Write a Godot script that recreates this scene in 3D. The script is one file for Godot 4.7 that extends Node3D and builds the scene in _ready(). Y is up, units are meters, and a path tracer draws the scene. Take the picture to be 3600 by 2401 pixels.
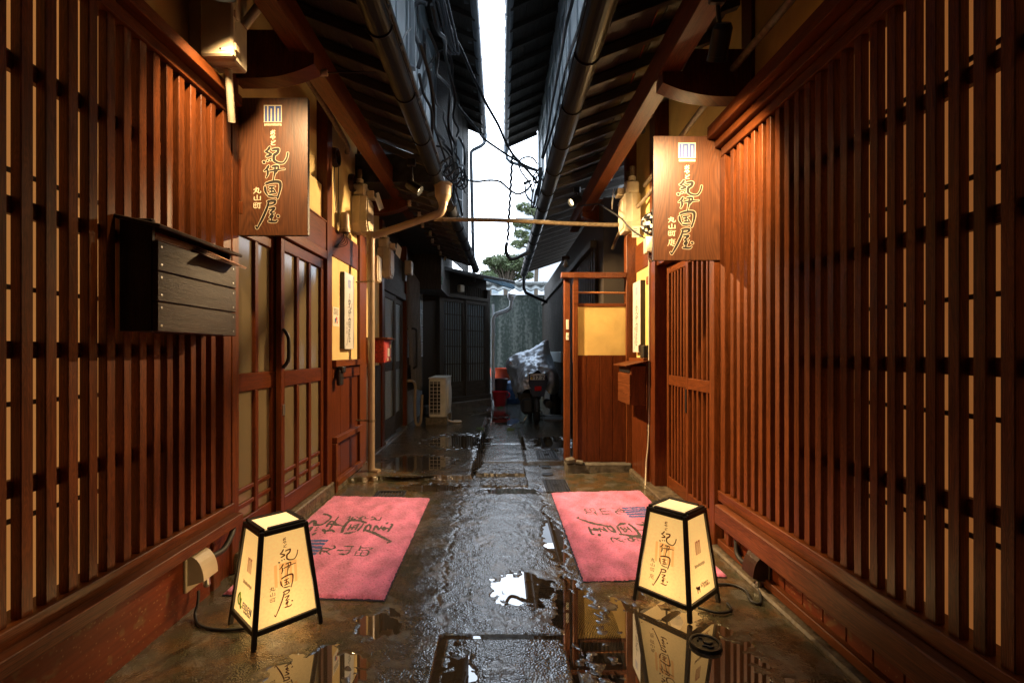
extends Node3D
# A narrow alley between two townhouses at dusk, after rain. Metres; the camera looks along -z.

var M := {}            # materials
var here := Transform3D()
var boxes := {}
var variant := 0
var rng := RandomNumberGenerator.new()
var taken := {}

func V(x: float, y: float, z: float) -> Vector3: return Vector3(x, y, z)

# ---------------------------------------------------------------- naming
func numbered(called: String) -> String:
	if not taken.has(called):
		taken[called] = 0
		return called
	taken[called] += 1
	return "%s_%03d" % [called, taken[called]]

func thing(called: String, label: String, category: String, at := Vector3.ZERO, group := "") -> Node3D:
	var o := Node3D.new()
	o.name = numbered(called)
	add_child(o)
	o.global_transform = here * Transform3D(Basis(), at)
	o.set_meta("label", label)
	o.set_meta("category", category)
	if group != "": o.set_meta("group", group)
	return o

func tag(o: Node, label: String, category: String, group := "") -> Node:
	o.set_meta("label", label)
	o.set_meta("category", category)
	if group != "": o.set_meta("group", group)
	return o

func put(parent: Node, called: String, mesh: Mesh, m: Material, xf := Transform3D()) -> MeshInstance3D:
	var o := MeshInstance3D.new()
	o.mesh = mesh
	o.material_override = m
	if parent == self:
		o.name = numbered(called)
		add_child(o)
	else:
		o.name = called
		parent.add_child(o, true)
	o.global_transform = here * xf
	return o

# ---------------------------------------------------------------- shapes
func quad(st: SurfaceTool, a: Vector3, b: Vector3, c: Vector3, d: Vector3, n: Vector3, ua := Vector2.ZERO, ub := Vector2.ZERO, uc := Vector2.ZERO, ud := Vector2.ZERO) -> void:
	var p := [a, b, c, d]
	var u := [ua, ub, uc, ud]
	var order := [0, 1, 2, 0, 2, 3]
	if (b - a).cross(c - a).dot(n) > 0.0: order = [0, 2, 1, 0, 3, 2]
	for i in order:
		st.set_normal(n)
		st.set_uv(u[i])
		st.add_vertex(p[i])

func tri(st: SurfaceTool, a: Vector3, b: Vector3, c: Vector3, n: Vector3) -> void:
	var p := [a, b, c]
	var order := [0, 1, 2]
	if (b - a).cross(c - a).dot(n) > 0.0: order = [0, 2, 1]
	for i in order:
		st.set_normal(n)
		st.set_uv(Vector2(p[i].x, p[i].y))
		st.add_vertex(p[i])

func axis3(i: int, v: float) -> Vector3:
	var r := Vector3.ZERO
	r[i] = v
	return r

# A bevelled box; the grain (v of the texture) runs along its longest side.
func cbox(st: SurfaceTool, c: Vector3, s: Vector3, ch := 0.003, shift := Vector2.ZERO) -> void:
	var h := s * 0.5
	ch = minf(ch, minf(h.x, minf(h.y, h.z)) * 0.45)
	var la := 0
	if s.y >= s.x and s.y >= s.z: la = 1
	elif s.z > s.x and s.z > s.y: la = 2
	var i := h - Vector3(ch, ch, ch)
	var uv := func(p: Vector3, ax: int) -> Vector2:
		var o := [0, 1, 2]
		o.erase(la)
		var across: int = o[0]
		if ax == la: return Vector2(p[o[0]], p[o[1]]) + shift
		if ax == o[0]: across = o[1]
		return Vector2(p[across], p[la]) + shift
	for ax in 3:
		var b := (ax + 1) % 3
		var d := (ax + 2) % 3
		for sg in [-1.0, 1.0]:
			var p := []
			for k in [[-1, -1], [1, -1], [1, 1], [-1, 1]]:
				var q := Vector3.ZERO
				q[ax] = h[ax] * sg
				q[b] = i[b] * k[0]
				q[d] = i[d] * k[1]
				p.append(q)
			quad(st, p[0] + c, p[1] + c, p[2] + c, p[3] + c, axis3(ax, sg), uv.call(p[0], ax), uv.call(p[1], ax), uv.call(p[2], ax), uv.call(p[3], ax))
		# the four edges that run along ax
		for sb in [-1.0, 1.0]:
			for sd in [-1.0, 1.0]:
				var p0 := Vector3.ZERO
				p0[ax] = i[ax]
				var p1 := p0
				p0[b] = h[b] * sb
				p0[d] = i[d] * sd
				p1[b] = i[b] * sb
				p1[d] = h[d] * sd
				var p2 := p1
				var p3 := p0
				p2[ax] = -i[ax]
				p3[ax] = -i[ax]
				var n := (axis3(b, sb) + axis3(d, sd)).normalized()
				quad(st, p0 + c, p1 + c, p2 + c, p3 + c, n, uv.call(p0, b), uv.call(p1, b), uv.call(p2, b), uv.call(p3, b))
	for sx in [-1.0, 1.0]:
		for sy in [-1.0, 1.0]:
			for sz in [-1.0, 1.0]:
				tri(st, c + V(h.x * sx, i.y * sy, i.z * sz), c + V(i.x * sx, h.y * sy, i.z * sz), c + V(i.x * sx, i.y * sy, h.z * sz), V(sx, sy, sz).normalized())

func begin() -> SurfaceTool:
	var st := SurfaceTool.new()
	st.begin(Mesh.PRIMITIVE_TRIANGLES)
	return st

func box_mesh(s: Vector3, ch: float) -> Mesh:
	variant = (variant + 1) % 7
	var key := "%.4f %.4f %.4f %.4f %d" % [s.x, s.y, s.z, ch, variant]
	if not boxes.has(key):
		var st := begin()
		cbox(st, Vector3.ZERO, s, ch, Vector2(variant * 0.137, variant * 0.291))
		boxes[key] = st.commit()
	return boxes[key]

func box(parent: Node, called: String, c: Vector3, s: Vector3, m: Material, ch := 0.003, rot := Vector3.ZERO) -> MeshInstance3D:
	return put(parent, called, box_mesh(s, ch), m, Transform3D(Basis.from_euler(rot), c))

# a box given by its two corners
func span(parent: Node, called: String, a: Vector3, b: Vector3, m: Material, ch := 0.003) -> MeshInstance3D:
	return box(parent, called, (a + b) * 0.5, (b - a).abs(), m, ch)

# a bar from a to b with the given section (w across, h up)
func bar(parent: Node, called: String, a: Vector3, b: Vector3, w: float, h: float, m: Material, ch := 0.003) -> MeshInstance3D:
	var d := b - a
	var up := Vector3.UP if absf(d.normalized().y) < 0.98 else Vector3.FORWARD
	return put(parent, called, box_mesh(V(w, h, d.length()), ch), m, Transform3D(Basis.looking_at(d, up), (a + b) * 0.5))

func smooth_path(pts: Array, steps := 5) -> PackedVector3Array:
	var out := PackedVector3Array()
	for i in pts.size() - 1:
		var p0: Vector3 = pts[maxi(i - 1, 0)]
		var p1: Vector3 = pts[i]
		var p2: Vector3 = pts[i + 1]
		var p3: Vector3 = pts[mini(i + 2, pts.size() - 1)]
		for k in steps:
			out.append(p1.cubic_interpolate(p2, p0, p3, float(k) / steps))
	out.append(pts[-1])
	return out

func sweep(st: SurfaceTool, path: PackedVector3Array, r: float, seg := 8, ripple := 0.0, caps := true) -> void:
	var n := path.size()
	var rings := []
	var t0 := (path[1] - path[0]).normalized()
	var side := t0.cross(Vector3.UP if absf(t0.y) < 0.9 else Vector3.RIGHT).normalized()
	for i in n:
		var t := (path[mini(i + 1, n - 1)] - path[maxi(i - 1, 0)]).normalized()
		side = (side - t * side.dot(t)).normalized()
		var up := t.cross(side)
		var rr := r * (1.0 + (ripple if i % 2 == 0 else -ripple))
		var ring := []
		for k in seg + 1:
			var a := TAU * k / seg
			var d := side * cos(a) + up * sin(a)
			ring.append([path[i] + d * rr, d])
		rings.append(ring)
	var along := 0.0
	for i in n - 1:
		var step := (path[i + 1] - path[i]).length()
		for k in seg:
			var q := [rings[i][k], rings[i][k + 1], rings[i + 1][k + 1], rings[i + 1][k]]
			var us := [Vector2(float(k) / seg * TAU * r, along), Vector2(float(k + 1) / seg * TAU * r, along), Vector2(float(k + 1) / seg * TAU * r, along + step), Vector2(float(k) / seg * TAU * r, along + step)]
			var order := [0, 1, 2, 0, 2, 3]
			if (q[1][0] - q[0][0]).cross(q[2][0] - q[0][0]).dot(q[0][1]) > 0.0: order = [0, 2, 1, 0, 3, 2]
			for j in order:
				st.set_normal(q[j][1])
				st.set_uv(us[j])
				st.add_vertex(q[j][0])
		along += step
	if caps:
		for e in [0, n - 1]:
			var nn := (path[0] - path[1]).normalized() if e == 0 else (path[n - 1] - path[n - 2]).normalized()
			for k in seg:
				tri(st, path[e], rings[e][k][0], rings[e][k + 1][0], nn)

func tube(parent: Node, called: String, pts: Array, r: float, m: Material, seg := 8, curved := true, ripple := 0.0) -> MeshInstance3D:
	var st := begin()
	sweep(st, smooth_path(pts, 6) if curved else PackedVector3Array(pts), r, seg, ripple)
	return put(parent, called, st.commit(), m)

# a turned shape: profile of (radius, height) about the local y axis
func lathe_mesh(profile: Array, seg := 20) -> Mesh:
	var st := begin()
	for i in profile.size() - 1:
		var a: Vector2 = profile[i]
		var b: Vector2 = profile[i + 1]
		var d := b - a
		if d.length() < 1e-6: continue
		var nn := Vector2(d.y, -d.x).normalized()
		for k in seg:
			var c0 := V(cos(TAU * k / seg), 0, sin(TAU * k / seg))
			var c1 := V(cos(TAU * (k + 1) / seg), 0, sin(TAU * (k + 1) / seg))
			var p := [c0 * a.x + V(0, a.y, 0), c1 * a.x + V(0, a.y, 0), c1 * b.x + V(0, b.y, 0), c0 * b.x + V(0, b.y, 0)]
			var ns := [c0 * nn.x + V(0, nn.y, 0), c1 * nn.x + V(0, nn.y, 0), c1 * nn.x + V(0, nn.y, 0), c0 * nn.x + V(0, nn.y, 0)]
			var m: Vector3 = ns[0] + ns[1]
			var order := [0, 1, 2, 0, 2, 3]
			if (p[1] - p[0]).cross(p[2] - p[0]).dot(m) + (p[2] - p[0]).cross(p[3] - p[0]).dot(m) > 0.0: order = [0, 2, 1, 0, 3, 2]
			for j in order:
				st.set_normal(ns[j])
				st.set_uv(Vector2(float(k) / seg, p[j].y))
				st.add_vertex(p[j])
	return st.commit()

func lathe(parent: Node, called: String, c: Vector3, profile: Array, m: Material, seg := 20, rot := Vector3.ZERO) -> MeshInstance3D:
	return put(parent, called, lathe_mesh(profile, seg), m, Transform3D(Basis.from_euler(rot), c))

# an outline in the local xy plane, drawn out along local z by depth (centred)
func prism_mesh(poly: PackedVector2Array, depth: float) -> Mesh:
	var st := begin()
	var idx := Geometry2D.triangulate_polygon(poly)
	for s in [-1.0, 1.0]:
		for i in range(0, idx.size(), 3):
			var p := []
			for k in 3: p.append(V(poly[idx[i + k]].x, poly[idx[i + k]].y, s * depth / 2))
			tri(st, p[0], p[1], p[2], V(0, 0, s))
	var area := 0.0
	for i in poly.size(): area += poly[i].cross(poly[(i + 1) % poly.size()])
	for i in poly.size():
		var a := poly[i]
		var b := poly[(i + 1) % poly.size()]
		var d := (b - a).normalized() * signf(area)
		quad(st, V(a.x, a.y, -depth / 2), V(b.x, b.y, -depth / 2), V(b.x, b.y, depth / 2), V(a.x, a.y, depth / 2), V(d.y, -d.x, 0), a, b, b + Vector2(depth, 0), a + Vector2(depth, 0))
	return st.commit()

func prism(parent: Node, called: String, poly: Array, depth: float, m: Material, xf := Transform3D()) -> MeshInstance3D:
	return put(parent, called, prism_mesh(PackedVector2Array(poly), depth), m, xf)

# a flat picture-bearing face: corner, right edge, down edge
func face(parent: Node, called: String, corner: Vector3, right: Vector3, down: Vector3, m: Material) -> MeshInstance3D:
	var st := begin()
	quad(st, corner, corner + right, corner + right + down, corner + down, down.cross(right).normalized(), Vector2(0, 0), Vector2(1, 0), Vector2(1, 1), Vector2(0, 1))
	st.generate_tangents()
	return put(parent, called, st.commit(), m)

# ---------------------------------------------------------------- materials
func lin(r: float, g: float, b: float) -> Color:
	return Color(r, g, b).linear_to_srgb()

func mat(c: Color, rough: float, metal := 0.0, tex: Texture2D = null, scale := Vector3.ONE, relief: Texture2D = null, depth := 0.0, tri_world := false, rough_tex: Texture2D = null) -> StandardMaterial3D:
	var m := StandardMaterial3D.new()
	m.albedo_color = c
	m.roughness = rough
	m.metallic = metal
	if tex: m.albedo_texture = tex
	m.uv1_scale = scale
	if relief:
		m.heightmap_enabled = true
		m.heightmap_texture = relief
		m.heightmap_scale = depth
	if rough_tex: m.roughness_texture = rough_tex
	if tri_world:
		m.uv1_triplanar = true
		m.uv1_world_triplanar = true
	return m

func noise(seed_: int, freq: float, octaves := 4) -> FastNoiseLite:
	var n := FastNoiseLite.new()
	n.seed = seed_
	n.noise_type = FastNoiseLite.TYPE_SIMPLEX_SMOOTH
	n.frequency = freq
	n.fractal_octaves = octaves
	return n

func grey_texture(w: int, h: int, f: Callable) -> ImageTexture:
	var d := PackedByteArray()
	d.resize(w * h)
	for y in h:
		for x in w:
			d[y * w + x] = clampi(int(f.call(float(x) / w, float(y) / h) * 255.0), 0, 255)
	return ImageTexture.create_from_image(Image.create_from_data(w, h, false, Image.FORMAT_L8, d))

func seamless(seed_: int, freq: float, lo: float, hi: float, octaves := 5, size := 512) -> ImageTexture:
	var im := noise(seed_, freq, octaves).get_seamless_image(size, size)
	im.convert(Image.FORMAT_L8)
	var d := im.get_data()
	for i in d.size(): d[i] = clampi(int((lo + (hi - lo) * d[i] / 255.0) * 255.0), 0, 255)
	return ImageTexture.create_from_image(Image.create_from_data(size, size, false, Image.FORMAT_L8, d))

func make_materials() -> void:
	var n1 := noise(3, 1.0, 4)
	var n2 := noise(8, 1.0, 3)
	# wood: the rings bend slowly along the length; wraps in both directions
	var grain := func(u: float, v: float) -> float:
		var cx := cos(TAU * u) * 0.9
		var sx := sin(TAU * u) * 0.9
		var cv := cos(TAU * v) * 0.35
		var sv := sin(TAU * v) * 0.35
		var bend := n2.get_noise_3d(cx * 0.8 + cv, sx * 0.8 + sv, cv - sv)
		var ring := 0.5 + 0.5 * sin(TAU * (u * 9.0 + bend * 5.0))
		var fine := n1.get_noise_3d(cx * 18.0, sx * 18.0, cv * 2.5 + sv * 1.7)
		return clampf(0.78 + 0.13 * (ring - 0.5) + 0.30 * fine + 0.16 * bend, 0.0, 1.0)
	var wood := grey_texture(256, 512, grain)
	var ws := V(5.0, 1.0, 1.0)
	M.wood = mat(lin(0.190, 0.051, 0.012), 0.42, 0.0, wood, ws, wood, 0.06)
	M.wood_b = mat(lin(0.170, 0.046, 0.0115), 0.38, 0.0, wood, V(4.3, 0.8, 1), wood, 0.07)
	M.wood_c = mat(lin(0.212, 0.057, 0.013), 0.47, 0.0, wood, V(5.7, 1.2, 1), wood, 0.08)
	M.wood_worn = mat(Color.WHITE, 0.5, 0.0, worn_boards(), V(0.9, 0.9, 1), wood, 0.08)
	M.wood_plain = M.wood  # the same red brown wood, no brighter, for rails, posts and slatted doors
	M.wood_door = mat(lin(0.150, 0.036, 0.010), 0.36, 0.0, wood, ws, wood, 0.05)
	M.wood_beam = mat(lin(0.185, 0.055, 0.019), 0.5, 0.0, wood, V(4, 0.6, 1), wood, 0.12)
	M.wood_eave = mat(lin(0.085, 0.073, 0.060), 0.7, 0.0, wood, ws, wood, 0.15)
	M.wood_box = mat(lin(0.046, 0.021, 0.012), 0.45, 0.0, wood, V(7, 1.6, 1), wood, 0.12)
	M.wood_dark = M.wood_box
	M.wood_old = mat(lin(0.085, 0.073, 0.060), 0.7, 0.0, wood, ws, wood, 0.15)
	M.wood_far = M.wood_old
	M.wood_mail = mat(lin(0.17, 0.05, 0.015), 0.45, 0.0, wood, V(7, 1.2, 1), wood, 0.05)
	M.wood_image = wood
	for w in [M.wood, M.wood_b, M.wood_c, M.wood_door, M.wood_beam, M.wood_box, M.wood_old, M.wood_mail, M.wood_worn]: w.metallic_specular = 0.32
	var rough_relief := seamless(21, 0.03, 0.0, 1.0)
	var soft := seamless(5, 0.006, 0.88, 1.0, 4)
	var blotch := seamless(31, 0.012, 0.55, 1.0, 5)
	M.plaster = mat(lin(0.62, 0.46, 0.20), 0.9, 0.0, soft, V(1.1, 1.1, 1.1), rough_relief, 0.12, true)
	M.plaster_right = mat(lin(0.66, 0.47, 0.155), 0.9, 0.0, soft, V(1.1, 1.1, 1.1), rough_relief, 0.12, true)
	M.plaster_grey = mat(lin(0.34, 0.33, 0.32), 0.95, 0.0, soft, V(1.3, 1.3, 1.3), seamless(77, 0.06, 0.0, 1.0), 0.9, true)
	M.concrete = mat(lin(0.17, 0.15, 0.12), 0.6, 0.0, blotch, V(1.4, 1.4, 1.4), rough_relief, 0.3, true)
	M.kerb = mat(lin(0.15, 0.115, 0.075), 0.55, 0.0, blotch, V(2.1, 2.1, 2.1), rough_relief, 0.4, true)
	M.stone = mat(lin(0.12, 0.12, 0.115), 0.24, 0.0, blotch, V(1.7, 1.7, 1.7), rough_relief, 0.5, true)
	M.black = mat(lin(0.012, 0.012, 0.013), 0.4)
	M.frame_black = mat(lin(0.014, 0.012, 0.011), 0.45, 0.0, wood, ws)
	M.rubber = mat(lin(0.014, 0.014, 0.014), 0.6)
	M.iron = mat(lin(0.06, 0.06, 0.062), 0.35, 0.6, blotch, V(3, 3, 3), rough_relief, 0.1, true)
	M.steel = mat(lin(0.45, 0.45, 0.45), 0.3, 0.9)
	M.cream = mat(lin(0.56, 0.47, 0.33), 0.45, 0.0, soft, V(2, 2, 2), null, 0.0, true)
	M.cream_grey = mat(lin(0.50, 0.44, 0.33), 0.5, 0.0, soft, V(2, 2, 2), null, 0.0, true)
	M.pipe = mat(lin(0.30, 0.22, 0.145), 0.4, 0.0, soft, V(2, 2, 2), null, 0.0, true)
	M.pipe_grey = mat(lin(0.20, 0.23, 0.26), 0.4)
	M.pipe_white = mat(lin(0.6, 0.64, 0.68), 0.4)
	M.pipe_rust = mat(lin(0.26, 0.19, 0.11), 0.6, 0.0, blotch, V(4, 4, 4), null, 0.0, true)
	M.gutter = mat(lin(0.014, 0.015, 0.018), 0.42)
	M.gutter.metallic_specular = 0.25
	M.gutter_upper = mat(lin(0.16, 0.19, 0.22), 0.35)
	M.cable = mat(lin(0.012, 0.013, 0.015), 0.5)
	M.cable_grey = mat(lin(0.07, 0.08, 0.09), 0.5)
	M.cloth_wire = mat(lin(0.3, 0.2, 0.09), 0.8)
	M.red_wire = mat(lin(0.28, 0.015, 0.012), 0.5)
	M.porcelain = mat(lin(0.6, 0.56, 0.48), 0.2)
	M.tile = mat(lin(0.05, 0.055, 0.06), 0.3, 0.0, blotch, V(2, 2, 2), null, 0.0, true)
	M.tile_pale = mat(lin(0.15, 0.165, 0.16), 0.5, 0.0, blotch, V(2.3, 2.3, 2.3), null, 0.0, true)
	M.window_frame = mat(lin(0.40, 0.45, 0.48), 0.4, 0.3)
	M.siding = mat(lin(0.40, 0.47, 0.50), 0.5, 0.0, soft, V(1, 1, 1), null, 0.0, true)
	M.glass_frost = mat(lin(0.58, 0.66, 0.70), 0.18, 0.0, null, V(3, 3, 3), seamless(90, 0.09, 0.0, 1.0, 3, 256), 0.25, true)
	M.glass_cell = mat(lin(0.34, 0.40, 0.42), 0.15, 0.0, null, V(9, 9, 9), seamless(93, 0.05, 0.0, 1.0, 2, 256), 0.6, true)
	M.glass_door = mat(lin(0.15, 0.12, 0.07), 0.14)
	M.red_plastic = mat(lin(0.5, 0.012, 0.018), 0.3)
	M.orange_plastic = mat(lin(0.6, 0.075, 0.02), 0.45)
	M.brown_plastic = mat(lin(0.05, 0.03, 0.03), 0.5)
	M.blue_plastic = mat(lin(0.02, 0.07, 0.18), 0.5)
	M.red_paint = mat(lin(0.42, 0.025, 0.012), 0.45, 0.0, blotch, V(5, 5, 5), null, 0.0, true)
	M.pink_paint = mat(lin(0.35, 0.06, 0.06), 0.5)
	M.white_paper = mat(lin(0.6, 0.56, 0.48), 0.8)
	M.ac_white = mat(lin(0.70, 0.66, 0.58), 0.5, 0.0, soft, V(2, 2, 2), null, 0.0, true)
	M.block = mat(lin(0.22, 0.18, 0.12), 0.8, 0.0, blotch, V(3, 3, 3), null, 0.0, true)
	M.reed = mat(lin(0.26, 0.245, 0.225), 0.9, 0.0, wood, V(30, 3, 1))
	M.bamboo = mat(lin(0.3, 0.12, 0.04), 0.4)
	M.silver = mat(lin(0.50, 0.54, 0.60), 0.42, 0.4, null, V(4, 4, 4), seamless(55, 0.012, 0.0, 1.0, 3, 512), 0.35, true)
	M.scooter_blue = mat(lin(0.03, 0.045, 0.08), 0.3)
	M.tyre = mat(lin(0.012, 0.012, 0.012), 0.7)
	M.red_lens = mat(lin(0.4, 0.01, 0.01), 0.2)
	M.leaf = mat(lin(0.055, 0.085, 0.03), 0.6)
	M.leaf.vertex_color_use_as_albedo = true
	M.leaf.albedo_color = Color.WHITE
	M.leaf.backlight_enabled = true
	M.leaf.backlight = Color(0.35, 0.4, 0.15)
	M.bark = mat(lin(0.11, 0.085, 0.06), 0.9, 0.0, blotch, V(3, 3, 3), null, 0.0, true)
	M.far_wall = mat(lin(0.42, 0.45, 0.48), 0.8)
	M.far_roof = mat(lin(0.17, 0.22, 0.26), 0.6)
	M.far_red = mat(lin(0.45, 0.03, 0.04), 0.6)
	M.far_pane = mat(lin(0.2, 0.25, 0.28), 0.2)
	M.moss = mat(lin(0.05, 0.11, 0.025), 0.9)
	M.blue_sheet = mat(lin(0.02, 0.11, 0.19), 0.5)
	M.moss_wall = mat(Color.WHITE, 0.75, 0.0, wall_stain(), V(1, 1, 1), rough_relief, 0.0)
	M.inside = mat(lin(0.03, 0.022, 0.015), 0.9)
	M.mark_black = mat(lin(0.02, 0.012, 0.008), 0.6)
	M.mark_brown = mat(lin(0.16, 0.06, 0.025), 0.6)
	M.mark_cream = mat(lin(0.75, 0.62, 0.36), 0.6)
	M.concrete_relief = rough_relief
	M.blotch = blotch
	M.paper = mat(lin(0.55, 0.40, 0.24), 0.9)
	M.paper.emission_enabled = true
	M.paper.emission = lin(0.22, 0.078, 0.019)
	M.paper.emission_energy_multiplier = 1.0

func worn_boards() -> ImageTexture:
	# red stain rubbed off in patches and specks low on the boards' faces
	var a := noise(61, 1.0, 5)
	var w := 256
	var im := Image.create(w, w, false, Image.FORMAT_RGB8)
	for y in w:
		for x in w:
			var u := float(x) / w * TAU
			var v := float(y) / w * TAU
			var p := V(cos(u) * 1.3, sin(u) * 1.3, cos(v) * 1.3)
			var s := a.get_noise_3dv(p * 1.6 + V(sin(v) * 2.0, 0, 0))
			var g := 0.8 + 0.35 * a.get_noise_3dv(V(cos(u) * 9.0, sin(u) * 9.0, cos(v) * 0.8))
			var c := Color(0.150, 0.030, 0.009) * g
			c = c.lerp(Color(0.17, 0.078, 0.034) * g, smoothstep(0.20, 0.42, s))
			if a.get_noise_3dv(p * 14.0) > 0.46: c = Color(0.24, 0.15, 0.08)
			im.set_pixel(x, y, c.linear_to_srgb())
	return ImageTexture.create_from_image(im)

func wall_stain() -> ImageTexture:
	# run-off streaks and algae on the far concrete wall
	var a := noise(60, 1.0, 4)
	var w := 256
	var h := 256
	var im := Image.create(w, h, false, Image.FORMAT_RGB8)
	for y in h:
		for x in w:
			var u := float(x) / w
			var v := float(y) / h
			var streak := a.get_noise_2d(u * 9.0, v * 0.7 + 3.0)
			var spot := a.get_noise_2d(u * 26.0 + 50.0, v * 26.0)
			var s := clampf(0.5 + streak * 1.0 + spot * 0.7, 0.0, 1.0)
			var c := Color(0.030, 0.048, 0.040).lerp(Color(0.14, 0.16, 0.145), s * s)
			im.set_pixel(x, y, c.linear_to_srgb())
	return ImageTexture.create_from_image(im)

func _ready() -> void:
	rng.seed = 20240611
	# ---- camera
	var cam := Camera3D.new()
	cam.name = "camera"
	add_child(cam)
	cam.position = V(0, 1.15, 0)
	var near := 0.05
	cam.set_frustum(near * 2401.0 / 1700.0, Vector2(38.0, 38.0) / 1700.0 * near, near, 400.0)
	cam.current = true
	# ---- sky and exposure
	var we := WorldEnvironment.new()
	we.name = "environment"
	var env := Environment.new()
	var sky := Sky.new()
	var sm := ProceduralSkyMaterial.new()
	sm.sky_top_color = lin(0.54, 0.74, 1.0)
	sm.sky_horizon_color = lin(0.80, 0.87, 0.96)
	sm.sky_curve = 1.0
	sm.ground_bottom_color = lin(0.08, 0.08, 0.08)
	sm.ground_horizon_color = lin(0.3, 0.3, 0.3)
	sm.sun_angle_max = 1.0
	sky.sky_material = sm
	env.background_mode = Environment.BG_SKY
	env.sky = sky
	env.background_energy_multiplier = 6.0
	env.tonemap_mode = Environment.TONE_MAPPER_LINEAR
	env.tonemap_exposure = 1.0
	env.sdfgi_enabled = true
	env.ssao_enabled = true
	env.ssil_enabled = true
	we.environment = env
	add_child(we)
	var sun := DirectionalLight3D.new()
	sun.name = "sun"
	sun.light_energy = 0.3
	sun.light_angular_distance = 30.0
	sun.light_color = lin(0.95, 0.97, 1.0)
	sun.shadow_enabled = true
	add_child(sun)
	sun.rotation_degrees = Vector3(-78, 20, 0)
	# ---- the place
	make_materials()
	build_ground()
	build_left_house()
	build_right_house()
	build_far_left_house()
	build_lean_to()
	build_end()
	build_beyond()
	build_pipes()
	build_lamps()
	build_fittings()
	build_wires()
	build_ground_things()
	build_far_things()

# ---------------------------------------------------------------- brush lettering
# Brush strokes: [width, x, y, x, y, ...] in the units of the signboard (745 wide, 1515 tall).
const MAIN := [
	[17, 338, 545, 318, 575, 292, 592], [14, 292, 592, 322, 606, 352, 622, 326, 634, 304, 646], [15, 304, 646, 330, 640, 356, 634],
	[19, 272, 706, 280, 716], [13, 312, 690, 317, 698], [13, 344, 682, 350, 690],
	[19, 370, 572, 400, 566, 430, 568, 424, 598, 408, 616, 386, 632, 380, 660, 384, 690, 412, 712, 450, 722, 484, 718, 508, 690, 522, 660, 532, 610],
	[16, 326, 752, 308, 782, 280, 806], [16, 314, 800, 316, 840, 302, 876],
	[15, 366, 760, 394, 754, 428, 756, 424, 790, 408, 822], [14, 336, 810, 400, 798, 450, 790, 496, 786], [14, 396, 760, 392, 820, 384, 862, 376, 908],
	[17, 286, 984, 292, 1030, 310, 1066], [20, 300, 948, 350, 930, 410, 924, 446, 934, 452, 976, 444, 1030, 432, 1072, 422, 1106],
	[13, 330, 986, 366, 980, 394, 976], [12, 362, 984, 360, 1020, 358, 1050], [12, 336, 1018, 382, 1012], [13, 336, 1054, 372, 1048, 400, 1048], [11, 384, 1024, 396, 1036], [15, 324, 1082, 366, 1088, 408, 1088],
	[18, 316, 1144, 356, 1136, 392, 1138, 390, 1162, 366, 1178, 330, 1186], [17, 324, 1160, 306, 1220, 282, 1280, 252, 1346, 226, 1396, 202, 1440, 190, 1420],
	[15, 334, 1224, 386, 1216, 362, 1248, 344, 1270, 388, 1272], [14, 364, 1284, 342, 1318, 366, 1316, 376, 1296], [14, 362, 1300, 356, 1362], [18, 424, 1302, 434, 1310], [16, 328, 1362, 366, 1366, 404, 1366, 416, 1352]]
const OYADO := [
	[7, 348, 374, 390, 368], [7, 366, 358, 364, 396, 350, 398, 362, 384, 386, 384, 390, 398, 378, 406], [6, 384, 358, 394, 366],
	[7, 344, 436, 370, 424, 392, 428, 388, 442, 374, 446], [7, 356, 418, 372, 460], [6, 374, 414, 378, 424],
	[7, 356, 480, 364, 496], [7, 390, 484, 360, 502, 356, 514, 370, 520, 394, 518], [5, 384, 474, 390, 482], [5, 394, 470, 400, 478]]
const MARUYAMA := [
	[8, 166, 1012, 216, 1000, 212, 1040, 226, 1050, 240, 1042, 240, 1030], [8, 192, 990, 190, 1024, 166, 1054], [6, 180, 1022, 208, 1040],
	[8, 202, 1074, 202, 1122], [8, 172, 1094, 176, 1126, 236, 1124], [8, 236, 1088, 238, 1128],
	[6, 166, 1162, 168, 1210, 204, 1206, 204, 1160, 166, 1162], [5, 186, 1162, 186, 1208], [5, 168, 1184, 204, 1182], [7, 206, 1166, 246, 1160], [7, 230, 1164, 228, 1216, 214, 1210]]
const NIWA := [
	[6, 200, 1254, 202, 1264], [7, 172, 1272, 240, 1262], [7, 178, 1274, 172, 1310, 158, 1340], [5, 192, 1284, 206, 1282, 194, 1304, 204, 1306, 186, 1332], [6, 186, 1318, 216, 1340, 250, 1342], [6, 232, 1276, 212, 1284], [5, 210, 1300, 240, 1296], [5, 224, 1284, 224, 1322], [5, 212, 1322, 238, 1318]]
# the crest: three blocks that read as a lattice, in the same units
const CREST := [[285, 92, 308, 262], [323, 92, 345, 262], [323, 92, 385, 118], [363, 92, 385, 262], [400, 92, 420, 262], [400, 92, 458, 118], [437, 92, 458, 262]]

func dab(im: Image, cx: float, cy: float, rx: float, ry: float, c: Color) -> void:
	for y in range(maxi(0, int(cy - ry)), mini(im.get_height(), int(cy + ry) + 2)):
		for x in range(maxi(0, int(cx - rx)), mini(im.get_width(), int(cx + rx) + 2)):
			var dx := (x + 0.5 - cx) / maxf(rx, 0.01)
			var dy := (y + 0.5 - cy) / maxf(ry, 0.01)
			var e := clampf((1.0 - sqrt(dx * dx + dy * dy)) * minf(rx, ry) + 0.5, 0.0, 1.0)
			if e > 0.0: im.set_pixel(x, y, im.get_pixel(x, y).lerp(c, e * c.a))

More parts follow.
